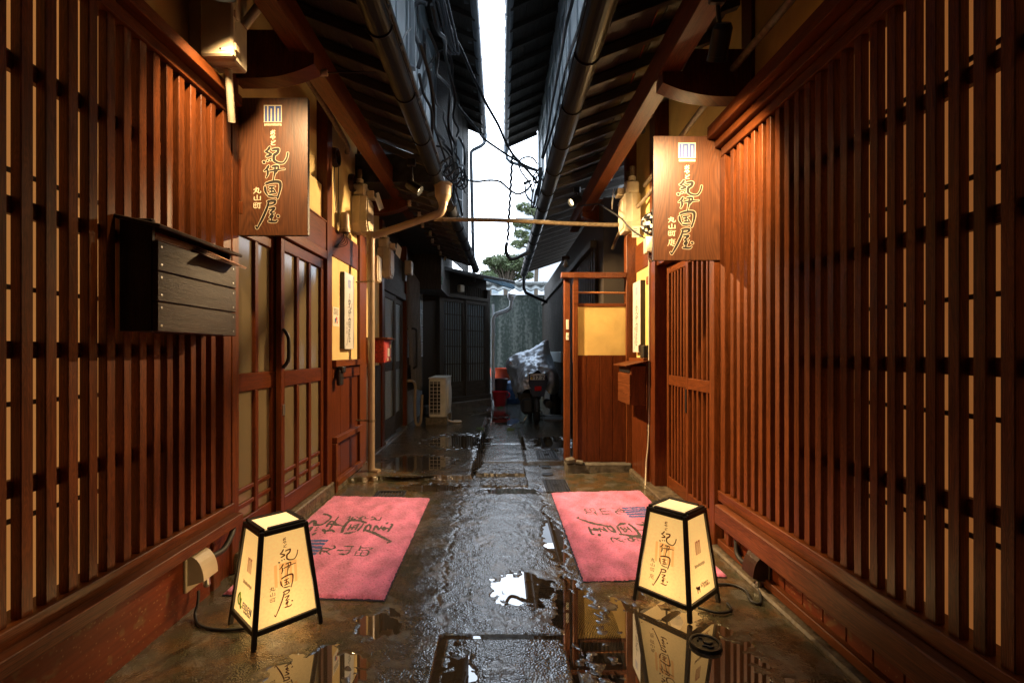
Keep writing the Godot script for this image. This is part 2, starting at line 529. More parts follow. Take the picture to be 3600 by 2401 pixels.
# strokes drawn at (x * sx + ox, y * sy + oy), the width times wide, plus a rim of extra pixels
func ink(im: Image, strokes: Array, ox: float, oy: float, sx: float, sy: float, wide: float, c: Color, extra := 0.0) -> void:
	for s in strokes:
		var pts := []
		for i in range(1, s.size(), 2): pts.append(V(s[i], s[i + 1], 0))
		var path := smooth_path(pts, 8)
		var n := path.size()
		for i in n:
			var t := float(i) / (n - 1)
			var w: float = s[0] * 0.5 * wide * (0.72 + 0.42 * sin(PI * minf(1.0, t * 1.15 + 0.12)))
			dab(im, path[i].x * sx + ox, path[i].y * sy + oy, w * absf(sx) + extra, w * absf(sy) + extra, c)

func crest(im: Image, ox: float, oy: float, sx: float, sy: float, c: Color, grow := 0.0) -> void:
	for r in CREST:
		var a := Vector2(r[0] * sx + ox - grow, r[1] * sy + oy - grow)
		var b := Vector2(r[2] * sx + ox + grow, r[3] * sy + oy + grow)
		for y in range(maxi(0, roundi(a.y)), mini(im.get_height(), roundi(b.y))):
			for x in range(maxi(0, roundi(a.x)), mini(im.get_width(), roundi(b.x))):
				im.set_pixel(x, y, im.get_pixel(x, y).lerp(c, c.a))

func picture(im: Image) -> ImageTexture:
	return ImageTexture.create_from_image(im)

# small printed latin lettering as thin solid letters on a face: origin at the line's centre
func letters(parent: Node, called: String, text: String, height: float, m: Material, centre: Vector3, right: Vector3, up: Vector3, bold := false) -> MeshInstance3D:
	var t := TextMesh.new()
	var f := SystemFont.new()
	f.font_names = PackedStringArray(["Droid Sans"])
	if bold: f.font_weight = 700
	t.font = f
	t.text = text
	t.font_size = 32
	t.pixel_size = height / 32.0
	t.depth = 0.0008
	return put(parent, called, t, m, Transform3D(Basis(right.normalized(), up.normalized(), right.cross(up).normalized()), centre))

func board_image(with_niwa: bool) -> Image:
	var w := 360
	var h := 732
	var im := Image.create(w, h, false, Image.FORMAT_RGBA8)
	var n1 := noise(41 if with_niwa else 43, 1.0, 4)
	var n2 := noise(47, 1.0, 2)
	for y in h:
		for x in w:
			var u := float(x) / w
			var v := float(y) / h
			var bend := n2.get_noise_2d(u * 1.6 + (9.0 if with_niwa else 0.0), v * 0.7)
			var g := 0.8 + 0.14 * sin(TAU * (u * 12.0 + bend * 6.0)) + 0.5 * n1.get_noise_2d(u * 90.0, v * 2.5) + 0.2 * bend
			im.set_pixel(x, y, lin(0.115 * g, 0.038 * g, 0.0115 * g))
	var s := w / 745.0
	var cream := lin(0.66, 0.60, 0.44)
	var dark := lin(0.015, 0.012, 0.01)
	var rect := func(x0: float, y0: float, x1: float, y1: float, c: Color) -> void:
		im.fill_rect(Rect2i(int(x0 * s), int(y0 * s), int((x1 - x0) * s), int((y1 - y0) * s)), c)
	rect.call(274, 82, 470, 274, cream)
	crest(im, 0, 0, s, s, lin(0.05, 0.09, 0.32))
	rect.call(280, 286, 466, 312, cream)
	ink(im, OYADO, 0, 0, s, s, 1.25, cream, 0.6)
	ink(im, MARUYAMA, 0, 0, s, s, 1.2, cream, 0.6)
	if with_niwa: ink(im, NIWA, 0, 0, s, s, 1.2, cream, 0.5)
	ink(im, MAIN, 0, 0, s, s, 1.5, cream, 2.4)
	ink(im, MAIN, 0, 0, s, s, 1.45, dark, 0.0)
	return im

func plate_image(with_niwa: bool) -> Image:
	var w := 160
	var h := 384
	var im := Image.create(w, h, false, Image.FORMAT_RGBA8)
	im.fill(lin(0.55, 0.54, 0.52))
	var dark := lin(0.03, 0.03, 0.03)
	var sx := 0.26
	var sy := 0.262
	crest(im, -16, 10, 0.26, 0.24, lin(0.06, 0.12, 0.42))
	ink(im, OYADO, -16, 6, sx, sy, 1.3, lin(0.12, 0.11, 0.1))
	ink(im, MAIN, -16, -12, sx, sy, 1.35, dark)
	ink(im, MARUYAMA, -14, -12, sx, sy, 1.2, lin(0.12, 0.12, 0.12))
	if with_niwa: ink(im, NIWA, -14, -12, sx, sy, 0.85, lin(0.12, 0.12, 0.12))
	for k in [[6, 6, 1, 1], [w - 7, 6, -1, 1], [6, h - 7, 1, -1], [w - 7, h - 7, -1, -1]]:
		for i in 14:
			im.set_pixel(k[0] + k[2] * i, k[1], lin(0.2, 0.1, 0.1))
			im.set_pixel(k[0], k[1] + k[3] * i, lin(0.2, 0.1, 0.1))
			if i < 7: im.set_pixel(k[0] + k[2] * i, k[1] + k[3] * (7 - i), lin(0.3, 0.12, 0.12))
	return im

# the two printed faces of a lantern, as how much of the lamp's light the print lets through
func shade_image(front: bool, with_niwa: bool) -> Image:
	var w := 300
	var h := 480
	var im := Image.create(w, h, false, Image.FORMAT_RGBA8)
	im.fill(Color(1, 1, 1))
	var n := noise(70, 1.0, 2)
	for y in h:
		for x in w:
			var f := 0.97 + 0.03 * n.get_noise_2d(x * 0.05, y * 0.05)
			im.set_pixel(x, y, Color(f, f, f))
	for k in 26:
		dab(im, rng.randf() * w, h * (0.35 + 0.65 * rng.randf()), 0.9, 0.9, Color(0.55, 0.4, 0.3))
	if front:
		crest(im, -99, 109, 0.67, 0.70, Color(0.95, 0.84, 0.76))
		var c := Color(0.28, 0.13, 0.07)
		ink(im, OYADO, 28, -80, 0.33, 0.33, 1.0, c)
		ink(im, MAIN, 14, -106, 0.38, 0.38, 0.95, c)
		ink(im, MARUYAMA, 11, -54, 0.34, 0.34, 0.9, c)
		if with_niwa: ink(im, NIWA, 11, -50, 0.34, 0.34, 0.9, c)
	else:
		crest(im, 30, 108, 0.32, 0.46, Color(0.62, 0.42, 0.42))
		if with_niwa:
			for k in 7:
				var x := 172.0 + k * 11.0
				for q in [[x, 426, x + 8, 426], [x, 430, x + 8, 430], [x + 4, 423, x + 4, 435], [x + 1, 434, x + 7, 434], [x + (1 if k % 2 else 7), 424, x + 1, 434]]: ink(im, [[1.6, q[0], q[1], q[2], q[3]]], 0, 0, 1, 1, 1.0, Color(0.4, 0.22, 0.15))
	return im

func mat_image(with_niwa: bool) -> Image:
	var w := 1024
	var h := 512
	var im := Image.create(w, h, false, Image.FORMAT_RGBA8)
	var n1 := noise(81 if with_niwa else 82, 0.006, 4)
	var n2 := noise(83, 0.11, 3)
	var n3 := noise(84, 0.6, 2)
	for y in h:
		for x in w:
			var a := n1.get_noise_2d(x, y * 1.6)
			var f := 1.0 + 0.55 * a + 0.28 * n2.get_noise_2d(x, y) + 0.25 * n3.get_noise_2d(x, y)
			if n2.get_noise_2d(x * 0.6 + 900, y * 0.6) > 0.47: f *= 0.62
			im.set_pixel(x, y, lin(0.50 * f, 0.145 * f, 0.285 * f))
	var dark := lin(0.03, 0.028, 0.03)
	# reader stands in the alley: columns run from the door (top) outwards
	ink(im, MAIN, 245, -225, 0.92, 0.46, 1.35, dark)
	ink(im, OYADO, 280, -160, 1.1, 0.95, 1.25, dark)
	ink(im, MARUYAMA, 115, -690, 1.1, 0.88, 1.2, dark)
	for k in 5: im.fill_rect(Rect2i(286 + k * 31, 66, 22, 120), lin(0.02, 0.06, 0.24))
	return im

# ---------------------------------------------------------------- the ground
# [x, depth, half width, half length, how deep]
const POOLS := [[0.66, 1.80, 0.33, 0.46, 0.010], [-0.66, 1.72, 0.17, 0.17, 0.010], [0.10, 2.36, 0.15, 0.17, 0.011],
	[0.33, 3.0, 0.07, 0.36, 0.008], [0.33, 2.12, 0.10, 0.33, 0.008], [-0.16, 1.62, 0.07, 0.30, 0.006], [0.10, 4.02, 0.26, 0.09, 0.010],
	[-0.85, 4.85, 0.40, 0.36, 0.010], [-0.55, 6.1, 0.45, 0.55, 0.010], [-0.52, 2.05, 0.10, 0.12, 0.007], [0.62, 6.0, 0.25, 0.5, 0.009], [-0.25, 5.6, 0.06, 0.7, 0.008], [-0.62, 4.12, 0.32, 0.12, 0.009], [0.05, 7.9, 0.3, 0.5, 0.009], [-0.2, 8.8, 0.45, 0.5, 0.009]]
const LEVEL := -0.0040
var nb := noise(11, 4.5, 3)
var nc := noise(12, 55.0, 2)
var nf := noise(13, 26.0, 2)
var ne := noise(14, 14.0, 3)

func strip(x: float, d: float) -> float:      # 1 on the rough trench patch down the middle
	var wob := 0.03 * nb.get_noise_2d(d * 3.0, 7.0)
	return smoothstep(0.31, 0.24, absf(x - 0.02 + wob)) * smoothstep(1.93, 1.99, d) * smoothstep(4.12, 4.02, d)

func ground_height(x: float, d: float) -> float:
	var s := strip(x, d)
	var far := 1.0 - smoothstep(3.0, 8.0, d) * 0.4
	var h := 0.0030 * nb.get_noise_2d(x, d) + 0.0004 * nf.get_noise_2d(x, d)
	h += s * (0.0008 * nc.get_noise_2d(x, d) + 0.0016 * nf.get_noise_2d(x + 9.0, d) - 0.0015) * far
	h += (1.0 - s) * 0.0004 * nc.get_noise_2d(x, d) * far
	# the cover slab of the drain, sunk a little, with open joints round it
	if d < 2.05:
		var inside := smoothstep(-0.245, -0.225, x) * smoothstep(0.275, 0.255, x) * smoothstep(1.965, 1.945, d)
		h -= 0.0012 * inside
		h += inside * 0.0012 * nf.get_noise_2d(x * 2.0, d)
		var joint := maxf(maxf(1.0 - absf(x + 0.235) / 0.012, 1.0 - absf(x - 0.265) / 0.012) * smoothstep(1.98, 1.96, d), (1.0 - absf(d - 1.957) / 0.013) * smoothstep(-0.25, -0.23, x) * smoothstep(0.28, 0.26, x))
		h -= 0.03 * clampf(joint, 0.0, 1.0)
	# cracks at the edge of the patch
	var crack := 1.0 - absf(x - 0.33 - 0.05 * ne.get_noise_2d(d * 0.5, 3.0) - 0.02 * ne.get_noise_2d(d * 2.0, 3.0)) / 0.012
	h -= 0.007 * clampf(crack, 0.0, 1.0) * smoothstep(1.5, 1.8, d) * smoothstep(4.3, 4.0, d)
	crack = 1.0 - absf(x + 0.30 - 0.05 * ne.get_noise_2d(d * 0.5, 13.0)) / 0.008
	h -= 0.004 * clampf(crack, 0.0, 1.0) * smoothstep(2.0, 2.3, d) * smoothstep(4.3, 4.0, d)
	# the step up to the next frontage on the left, and the raised strip beyond
	var edge := 4.36 + 0.03 * nb.get_noise_2d(x * 2.0, 40.0) + 0.10 * smoothstep(-0.9, -1.4, x) * -1.0
	h += 0.040 * smoothstep(edge - 0.008, edge + 0.008, d) * smoothstep(-0.26, -0.275, x)
	h += 0.032 * smoothstep(4.94, 4.96, d) * smoothstep(-0.285, -0.27, x)
	if d > 4.9:
		var ditch := maxf(1.0 - absf(x + 0.24) / 0.03, 1.0 - absf(x - 0.27) / 0.025)
		h -= 0.014 * clampf(ditch, 0.0, 1.0) * smoothstep(7.6, 7.2, d)
		h += 0.012 * smoothstep(-0.01, 0.01, absf(d - 5.9) - 0.01) - 0.012
	# camber towards the walls on the right
	h += 0.010 * smoothstep(0.45, 1.25, x) * smoothstep(2.6, 3.4, d)
	for p in POOLS:
		var dx: float = (x - p[0]) / p[2]
		var dz: float = (d - p[1]) / p[3]
		var q := dx * dx + dz * dz
		if q < 2.4:
			var level0: float = 0.032 if d > 4.95 else (0.04 if d > 4.4 and x < -0.28 else 0.0)
			q += 0.95 * ne.get_noise_2d(x * 0.8, d * 0.8) + 0.15 * nf.get_noise_2d(x * 1.2, d * 1.2)
			var t := smoothstep(1.35, 0.25, q)
			h = lerpf(h, level0 - p[4] + 0.0014 * nf.get_noise_2d(x, d) + s * 0.0016 * nc.get_noise_2d(x, d), t * 0.92)
	return h

func ground_colour(x: float, d: float) -> Color:
	var s := strip(x, d)
	var a := 0.5 + 0.5 * ne.get_noise_2d(x * 0.35 + 20.0, d * 0.35)
	var b := 0.5 + 0.5 * nf.get_noise_2d(x + 5.0, d)
	var grey := Color(0.052, 0.052, 0.050)
	var brown := Color(0.085, 0.052, 0.025)
	var olive := Color(0.048, 0.045, 0.028)
	var c := brown.lerp(olive, smoothstep(0.35, 0.65, a))
	var side := smoothstep(0.35, 0.6, absf(x) + 0.25 * (a - 0.5))
	c = grey.lerp(c, maxf(side, 0.25 * a) * (1.0 - 0.7 * s))
	var pale := smoothstep(0.56, 0.66, 0.5 + 0.5 * nb.get_noise_2d(x * 0.9 + 31.0, d * 0.9))
	c = c.lerp(Color(0.12, 0.112, 0.098), 0.45 * pale)
	return c * (0.72 + 0.56 * b)

func ground_sheet(parent: Node, called: String, x0: float, x1: float, dx: float, rows: PackedFloat32Array, m: Material) -> void:
	var nx := int((x1 - x0) / dx) + 1
	var nz := rows.size()
	var pos := PackedVector3Array()
	var nor := PackedVector3Array()
	var col := PackedColorArray()
	pos.resize(nx * nz)
	nor.resize(nx * nz)
	col.resize(nx * nz)
	for j in nz:
		for i in nx:
			var x := x0 + i * dx
			pos[j * nx + i] = V(x, ground_height(x, rows[j]), -rows[j])
			col[j * nx + i] = ground_colour(x, rows[j])
	var idx := PackedInt32Array()
	for j in nz:
		for i in nx:
			var k := j * nx + i
			var ex := pos[k + 1 if i < nx - 1 else k] - pos[k - 1 if i > 0 else k]
			var ez := pos[k + nx if j < nz - 1 else k] - pos[k - nx if j > 0 else k]
			nor[k] = ex.cross(ez).normalized()
			if i < nx - 1 and j < nz - 1: idx.append_array([k, k + nx, k + 1, k + 1, k + nx, k + nx + 1])
	var arrays := []
	arrays.resize(Mesh.ARRAY_MAX)
	arrays[Mesh.ARRAY_VERTEX] = pos
	arrays[Mesh.ARRAY_NORMAL] = nor
	arrays[Mesh.ARRAY_COLOR] = col
	arrays[Mesh.ARRAY_INDEX] = idx
	# clockwise seen from above
	var am := ArrayMesh.new()
	am.add_surface_from_arrays(Mesh.PRIMITIVE_TRIANGLES, arrays)
	put(parent, called, am, m)

func build_ground() -> void:
	var wet := mat(Color.WHITE, 1.0, 0.0, null, V(3.1, 3.1, 3.1), seamless(17, 0.06, 0.0, 1.0, 1), 0.11, true, seamless(19, 0.008, 0.02, 0.22, 4))
	wet.vertex_color_use_as_albedo = true
	wet.metallic_specular = 0.71
	var g := Node3D.new()
	g.name = "ground"
	add_child(g)
	g.set_meta("kind", "structure")
	var near := PackedFloat32Array()
	var d := 1.1
	while d < 4.5:
		near.append(d)
		d += clampf(0.0022 * d * d, 0.0065, 0.013)
	ground_sheet(g, "concrete_surface", -1.5, 1.5, 0.0085, near, wet)
	var far := PackedFloat32Array()
	d = near[-1]
	while d < 13.2:
		far.append(d)
		d += 0.02 if d < 7.0 else 0.04
	ground_sheet(g, "concrete_surface", -1.9, 1.9, 0.02, far, wet)
	span(g, "earth", V(-60, -0.30, 20), V(60, -0.08, -120), M.concrete, 0.0)
	var water := mat(lin(0.050, 0.036, 0.022), 0.015)
	water.metallic_specular = 0.71
	water.clearcoat_enabled = true
	water.clearcoat = 1.0
	water.clearcoat_roughness = 0.01
	for p in POOLS:
		var st := begin()
		var y := LEVEL
		if p[1] > 4.95: y += 0.032
		elif p[1] > 4.4 and p[0] < -0.28: y += 0.04
		for k in 40:
			var a := TAU * k / 40
			var b := TAU * (k + 1) / 40
			tri(st, V(p[0], y, -p[1]), V(p[0] + cos(a) * p[2] * 1.65, y, -p[1] + sin(a) * p[3] * 1.5), V(p[0] + cos(b) * p[2] * 1.65, y, -p[1] + sin(b) * p[3] * 1.5), Vector3.UP)
		var o := put(self, "puddle", st.commit(), water)
		o.set_meta("kind", "structure")
	# two old paving stones across the drain
	for r in [[-0.25, 0.24, 4.90, 4.45, 0.030], [-0.20, 0.25, 4.43, 4.12, 0.012]]:
		slab(g, "paving_stone", r[0], r[1], r[2], r[3], r[4])

# a worn stone with an uneven top
func slab(parent: Node, called: String, x0: float, x1: float, d1: float, d0: float, top: float) -> void:
	var st := begin()
	var n := 22
	var p := []
	for j in n + 1:
		var row := []
		for i in n + 1:
			var u := float(i) / n
			var v := float(j) / n
			var rim := minf(minf(u, 1.0 - u) * (x1 - x0), minf(v, 1.0 - v) * (d1 - d0))
			var x := lerpf(x0, x1, u) + 0.012 * ne.get_noise_2d(v * 3.0, u)
			var dd := lerpf(d0, d1, v) + 0.012 * ne.get_noise_2d(u * 3.0, v + 8.0)
			row.append(V(x, top - 0.05 * pow(clampf(1.0 - rim / 0.02, 0.0, 1.0), 2.0) + 0.006 * ne.get_noise_2d(x * 2.0, dd * 2.0) + 0.003 * nf.get_noise_2d(x, dd), -dd))
		p.append(row)
	for j in n:
		for i in n:
			var nn: Vector3 = (p[j][i + 1] - p[j][i]).cross(p[j + 1][i] - p[j][i]).normalized()
			quad(st, p[j][i], p[j][i + 1], p[j + 1][i + 1], p[j + 1][i], nn if nn.y > 0 else -nn)
	put(parent, called, st.commit(), M.stone)

# ---------------------------------------------------------------- shared house parts
# merges several boxes, given by corner pairs, into one mesh
func joined(parent: Node, called: String, pairs: Array, m: Material, ch := 0.003) -> MeshInstance3D:
	var st := begin()
	for p in pairs:
		variant = (variant + 1) % 7
		cbox(st, (p[0] + p[1]) * 0.5, (p[1] - p[0]).abs(), ch, Vector2(variant * 0.137, variant * 0.291))
	return put(parent, called, st.commit(), m)

# the roof over the ground floor: sd is the side (-1 left, 1 right)
func lower_eave(house: Node3D, sd: float, xw: float, xg: float, yw: float, yg: float, d0: float, d1: float, step: float) -> void:
	var a := V(sd * xw, yw, 0)
	var b := V(sd * xg, yg, 0)
	var n := maxi(1, int((d1 - d0) / step))
	# boards over the rafters, one per bay across
	var cuts := 5
	for k in cuts:
		var p := a.lerp(b, float(k) / cuts)
		var q := a.lerp(b, float(k + 1) / cuts)
		var mid := (p + q) * 0.5
		var w := (q - p).length() - 0.004
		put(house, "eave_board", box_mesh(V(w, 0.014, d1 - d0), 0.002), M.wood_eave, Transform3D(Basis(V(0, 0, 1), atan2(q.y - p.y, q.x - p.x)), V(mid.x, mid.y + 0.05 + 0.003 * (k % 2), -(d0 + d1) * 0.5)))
	for i in n + 1:
		var z := -(d0 + (d1 - d0) * i / n)
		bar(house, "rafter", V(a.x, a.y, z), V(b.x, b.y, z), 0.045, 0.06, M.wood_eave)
	# the roof above, closed to the sky
	var c := a.lerp(b, 0.46)
	put(house, "roof_slab", box_mesh(V((b - a).length() + 0.12, 0.05, d1 - d0 + 0.02), 0.004), M.tile, Transform3D(Basis(V(0, 0, 1), atan2(b.y - a.y, b.x - a.x)), V(c.x - sd * -0.04, c.y + 0.115, -(d0 + d1) * 0.5)))

func gutter(called: String, label: String, group: String, a: Vector3, b: Vector3, r: float, m: Material, hooks: float) -> Node3D:
	var t := thing(called, label, "gutter", (a + b) * 0.5, group)
	var st := begin()
	var d := (b - a).normalized()
	var side := d.cross(Vector3.UP).normalized()
	var prev := []
	for k in 13:
		var an := PI * k / 12
		prev.append(side * cos(an) * r + Vector3.DOWN * sin(an) * r)
	for k in 12:
		for inner in [0, 1]:
			var f := 1.0 if inner == 0 else 0.93
			var nn: Vector3 = (prev[k] + prev[k + 1]).normalized() * (1.0 if inner == 0 else -1.0)
			quad(st, a + prev[k] * f, a + prev[k + 1] * f, b + prev[k + 1] * f, b + prev[k] * f, nn)
	for e in [a, b]:
		for k in 12: tri(st, e, e + prev[k], e + prev[k + 1], -d if e == a else d)
	put(t, "trough", st.commit(), m)
	for s in [-1.0, 1.0]:
		tube(t, "lip", [a + side * r * s, b + side * r * s], r * 0.09, m, 6, false)
	var n := int((b - a).length() / hooks)
	for i in n:
		var c := a.lerp(b, (i + 0.5) / n)
		var path := []
		for k in 9:
			var an := PI * k / 8
			path.append(c + side * cos(an) * r * 1.05 + Vector3.DOWN * sin(an) * r * 1.05)
		tube(t, "hook", path, 0.006, M.gutter if m == M.gutter else M.pipe_grey, 5, false)
	return t

# a window: frame, panes (and sill) on a wall that faces sideways
func side_window(house: Node3D, x: float, sd: float, y0: float, y1: float, d0: float, d1: float, panes: int, glass: Material) -> void:
	var f := 0.035
	var xs := x - sd * 0.02
	var w := joined(house, "window", [[V(xs, y0, -d0), V(x + sd * 0.03, y0 + f, -d1)], [V(xs, y1 - f, -d0), V(x + sd * 0.03, y1, -d1)], [V(xs, y0 + f, -d0), V(x + sd * 0.03, y1 - f, -d0 - f)], [V(xs, y0 + f, -d1 + f), V(x + sd * 0.03, y1 - f, -d1)]], M.window_frame)
	for k in panes:
		var e0 := d0 + f + (d1 - d0 - 2 * f) * k / panes
		var e1 := d0 + f + (d1 - d0 - 2 * f) * (k + 1) / panes
		span(w, "pane", V(x + sd * (0.004 + 0.012 * (k % 2)), y0 + f, -e0), V(x + sd * (0.008 + 0.012 * (k % 2)), y1 - f, -e1), glass, 0.0)
		if k > 0: span(w, "stile", V(xs + sd * 0.005, y0 + f, -e0 + 0.016), V(x + sd * 0.028, y1 - f, -e0 - 0.016), M.window_frame)

func upper_eave(house: Node3D, sd: float, xw: float, xg: float, y: float, d0: float, d1: float) -> void:
	var rise := 0.30
	var a := V(sd * xw, y + rise, 0)
	var b := V(xg, y, 0)
	for k in 3:
		var p := a.lerp(b, k / 3.0)
		var q := a.lerp(b, (k + 1) / 3.0)
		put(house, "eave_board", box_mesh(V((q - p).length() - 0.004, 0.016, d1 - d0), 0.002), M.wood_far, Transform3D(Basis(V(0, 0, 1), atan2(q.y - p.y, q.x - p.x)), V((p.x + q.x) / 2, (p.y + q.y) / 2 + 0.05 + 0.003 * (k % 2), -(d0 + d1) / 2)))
	var n := int((d1 - d0) / 0.42)
	for i in n + 1:
		var z := -(d0 + 0.03 + (d1 - d0 - 0.06) * i / n)
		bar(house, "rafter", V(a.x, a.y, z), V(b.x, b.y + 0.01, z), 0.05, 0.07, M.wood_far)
	put(house, "roof_slab", box_mesh(V((b - a).length() + 1.6, 0.06, d1 - d0 + 0.05), 0.004), M.tile, Transform3D(Basis(V(0, 0, 1), atan2(b.y - a.y, b.x - a.x)), V((a.x + b.x) / 2 + sd * 0.72, (a.y + b.y) / 2 + 0.115 + 0.30, -(d0 + d1) / 2)))
	var m := int((d1 - d0) / 0.27)
	for i in m:
		var z := -(d0 + (i + 0.5) * (d1 - d0) / m)
		lathe(house, "eave_tile", V(xg + sd * (0.02 if sd < 0.0 else -0.02), y + 0.115, z), [Vector2(0, -0.04), Vector2(0.045, -0.04), Vector2(0.05, -0.03), Vector2(0.05, 0.12), Vector2(0, 0.12)], M.tile_pale, 10, V(0, 0, sd * -PI / 2 * 0.9))

func lattice(house: Node3D, called: String, sd: float, xf: float, pitch: float, wide: float, deep: float, far: float, y0: float, y1: float, bars: Array, m: Material, label: String) -> MeshInstance3D:
	# frame: sill, two top rails, end stile
	var f := joined(house, called, [
		[V(sd * (xf - 0.02), y0 - 0.06, -0.55), V(sd * (xf + 0.09), y0, -far - 0.13)],
		[V(sd * (xf - 0.012), y1, -0.55), V(sd * (xf + 0.06), y1 + 0.052, -far - 0.09)],
		[V(sd * (xf - 0.008), y0, -far - 0.05), V(sd * (xf + 0.06), y1, -far - 0.12)]], m)
	f.set_meta("label", label)
	var n := int((far - 0.6) / pitch)
	for i in n + 1:
		var d := far - i * pitch
		var o := V(sd * (xf + deep / 2), (y0 + y1) / 2, -d + wide / 2)
		box(f, "slat", o + V(rng.randf_range(-0.0015, 0.0015), 0, rng.randf_range(-0.0012, 0.0012)), V(deep, y1 - y0, wide), [M.wood, M.wood_b, M.wood_c][rng.randi() % 3], 0.0022)
	for y in bars:
		span(f, "crossbar", V(sd * (xf + deep - 0.006), y - 0.026, -0.6), V(sd * (xf + deep + 0.02), y + 0.026, -far - 0.05), m)
	return f

func paper_wall(f: Node, sd: float, x: float, y0: float, y1: float, d0: float, d1: float, m: Material) -> void:
	span(f, "paper_screen", V(sd * x, y0, -d0), V(sd * (x + 0.004), y1, -d1), m, 0.0)
	for k in range(1, 6):
		var y := y0 + (y1 - y0) * k / 6.0
		span(f, "muntin", V(sd * (x - 0.014), y - 0.008, -d0), V(sd * (x - 0.002), y + 0.008, -d1), M.wood_dark)

# ---------------------------------------------------------------- the inn's left building
func build_left_house() -> void:
	var h := thing("wooden_townhouse", "red brown timber townhouse with slatted window under plain yellow plaster and glazed sliding doors", "house", V(-1.9, 0, -2.8), "timber townhouses lining the alley")
	# slatted bay
	var f := lattice(h, "slatted_window", -1.0, 1.40, 0.077, 0.038, 0.033, 2.370, 0.372, 2.363, [2.0, 1.58, 1.157, 0.75], M.wood, "red brown slatted window with dark mailbox hung on it")
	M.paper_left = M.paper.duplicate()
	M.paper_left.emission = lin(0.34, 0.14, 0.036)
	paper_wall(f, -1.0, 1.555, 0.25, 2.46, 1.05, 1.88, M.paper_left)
	span(h, "shutter", V(-1.545, 0.2, -1.885), V(-1.57, 2.47, -2.56), M.wood_door)
	span(h, "top_rail", V(-1.34, 2.418, -0.5), V(-1.46, 2.472, -2.50), M.wood_plain)
	span(h, "post", V(-1.394, 0.0, -2.503), V(-1.50, 2.470, -2.568), M.wood_plain)
	span(h, "beam", V(-1.335, 0.270, -0.4), V(-1.48, 0.322, -2.50), M.wood_beam)
	span(h, "skirting_board", V(-1.385, -0.04, -0.4), V(-1.41, 0.269, -2.30), M.wood_worn)
	span(h, "skirting_board", V(-1.405, -0.04, -2.302), V(-1.43, 0.269, -2.50), M.wood_door)
	span(h, "stud", V(-1.388, -0.04, -2.33), V(-1.404, 0.269, -2.39), M.wood)
	# wall core behind everything
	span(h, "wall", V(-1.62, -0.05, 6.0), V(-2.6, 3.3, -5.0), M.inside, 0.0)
	span(h, "wall_board", V(-1.40, -0.05, -0.38), V(-1.6, 2.47, 6.0), M.wood_door, 0.0)
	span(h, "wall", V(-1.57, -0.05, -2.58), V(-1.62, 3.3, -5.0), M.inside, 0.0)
	# plaster over the slats
	span(h, "plaster_panel", V(-1.46, 2.473, 6.0), V(-1.52, 3.35, -5.0), M.plaster, 0.0)
	span(h, "post", V(-1.435, 2.473, -2.545), V(-1.459, 3.30, -2.64), M.wood_door)
	span(h, "post", V(-1.435, 2.473, -1.15), V(-1.459, 3.30, -1.25), M.wood_door)
	# the entrance: lintel, two sliding doors, sill
	span(h, "lintel", V(-1.385, 1.955, -2.57), V(-1.46, 2.18, -3.82), M.wood_door)
	span(h, "lintel_rail", V(-1.375, 1.885, -2.57), V(-1.47, 1.953, -3.815), M.wood)
	span(h, "plaster_panel", V(-1.42, 2.182, -2.58), V(-1.46, 2.475, -3.92), M.plaster, 0.0)
	span(h, "lintel_trim", V(-1.378, 2.176, -2.58), V(-1.42, 2.19, -3.92), M.wood)
	span(h, "door_sill", V(-1.36, -0.05, -2.52), V(-1.56, 0.095, -3.97), M.kerb, 0.008)
	sliding_door(h, -1.40, 3.072, 3.805, true)
	sliding_door(h, -1.445, 2.60, 3.33, false)
	span(h, "post", V(-1.375, 0.0, -3.82), V(-1.5, 3.3, -3.93), M.wood_door)
	# the plaster bay beyond the door
	span(h, "plaster_panel", V(-1.40, 1.085, -3.95), V(-1.47, 1.945, -4.69), M.plaster, 0.0)
	span(h, "plaster_panel", V(-1.40, 2.19, -3.95), V(-1.47, 3.3, -4.69), M.plaster, 0.0)
	span(h, "wall_board", V(-1.388, 1.947, -3.94), V(-1.47, 2.188, -4.69), M.wood_door)
	span(h, "sill_rail", V(-1.345, 1.03, -3.94), V(-1.47, 1.083, -4.70), M.wood)
	span(h, "wall_rail", V(-1.375, 0.93, -3.94), V(-1.47, 1.02, -4.69), M.wood_door)
	for k in 3:
		span(h, "wall_board", V(-1.395, 0.0, -(3.94 + k * 0.25)), V(-1.45, 0.928, -(3.94 + k * 0.25 + 0.247)), M.wood_door)
	span(h, "wall_rail", V(-1.345, 0.40, -3.96), V(-1.39, 0.45, -4.70), M.wood)
	span(h, "wall_rail", V(-1.345, 0.045, -3.96), V(-1.39, 0.095, -4.70), M.wood)
	span(h, "stud", V(-1.345, 0.0, -3.94), V(-1.39, 0.40, -3.985), M.wood)
	span(h, "footing", V(-1.355, -0.05, -3.95), V(-1.5, 0.04, -4.95), M.kerb, 0.008)
	span(h, "post", V(-1.375, 0.0, -4.705), V(-1.50, 3.3, -4.93), M.wood)
	# roof over the ground floor
	for d in [2.67, 5.2]: bracket(h, -1.0, 1.46, 1.055, 2.77, d, M.wood_plain)
	for d in [0.9]: bracket(h, -1.0, 1.46, 1.055, 2.77, d, M.wood_plain)
	span(h, "eave_beam", V(-1.04, 2.775, 6.0), V(-1.15, 2.93, -6.2), M.wood)
	lower_eave(h, -1.0, 1.50, 0.58, 3.26, 2.90, -6.0, 4.62, 0.30)
	# upper floor
	span(h, "upper_wall", V(-1.07, 3.22, 6.0), V(-1.3, 6.05, -7.86), M.siding, 0.0)
	for w in [[3.0, 4.25], [4.30, 5.45], [5.62, 6.6], [6.7, 7.75]]:
		side_window(h, -1.06, -1.0, 3.6, 5.55, w[0], w[1], 2, M.glass_frost)
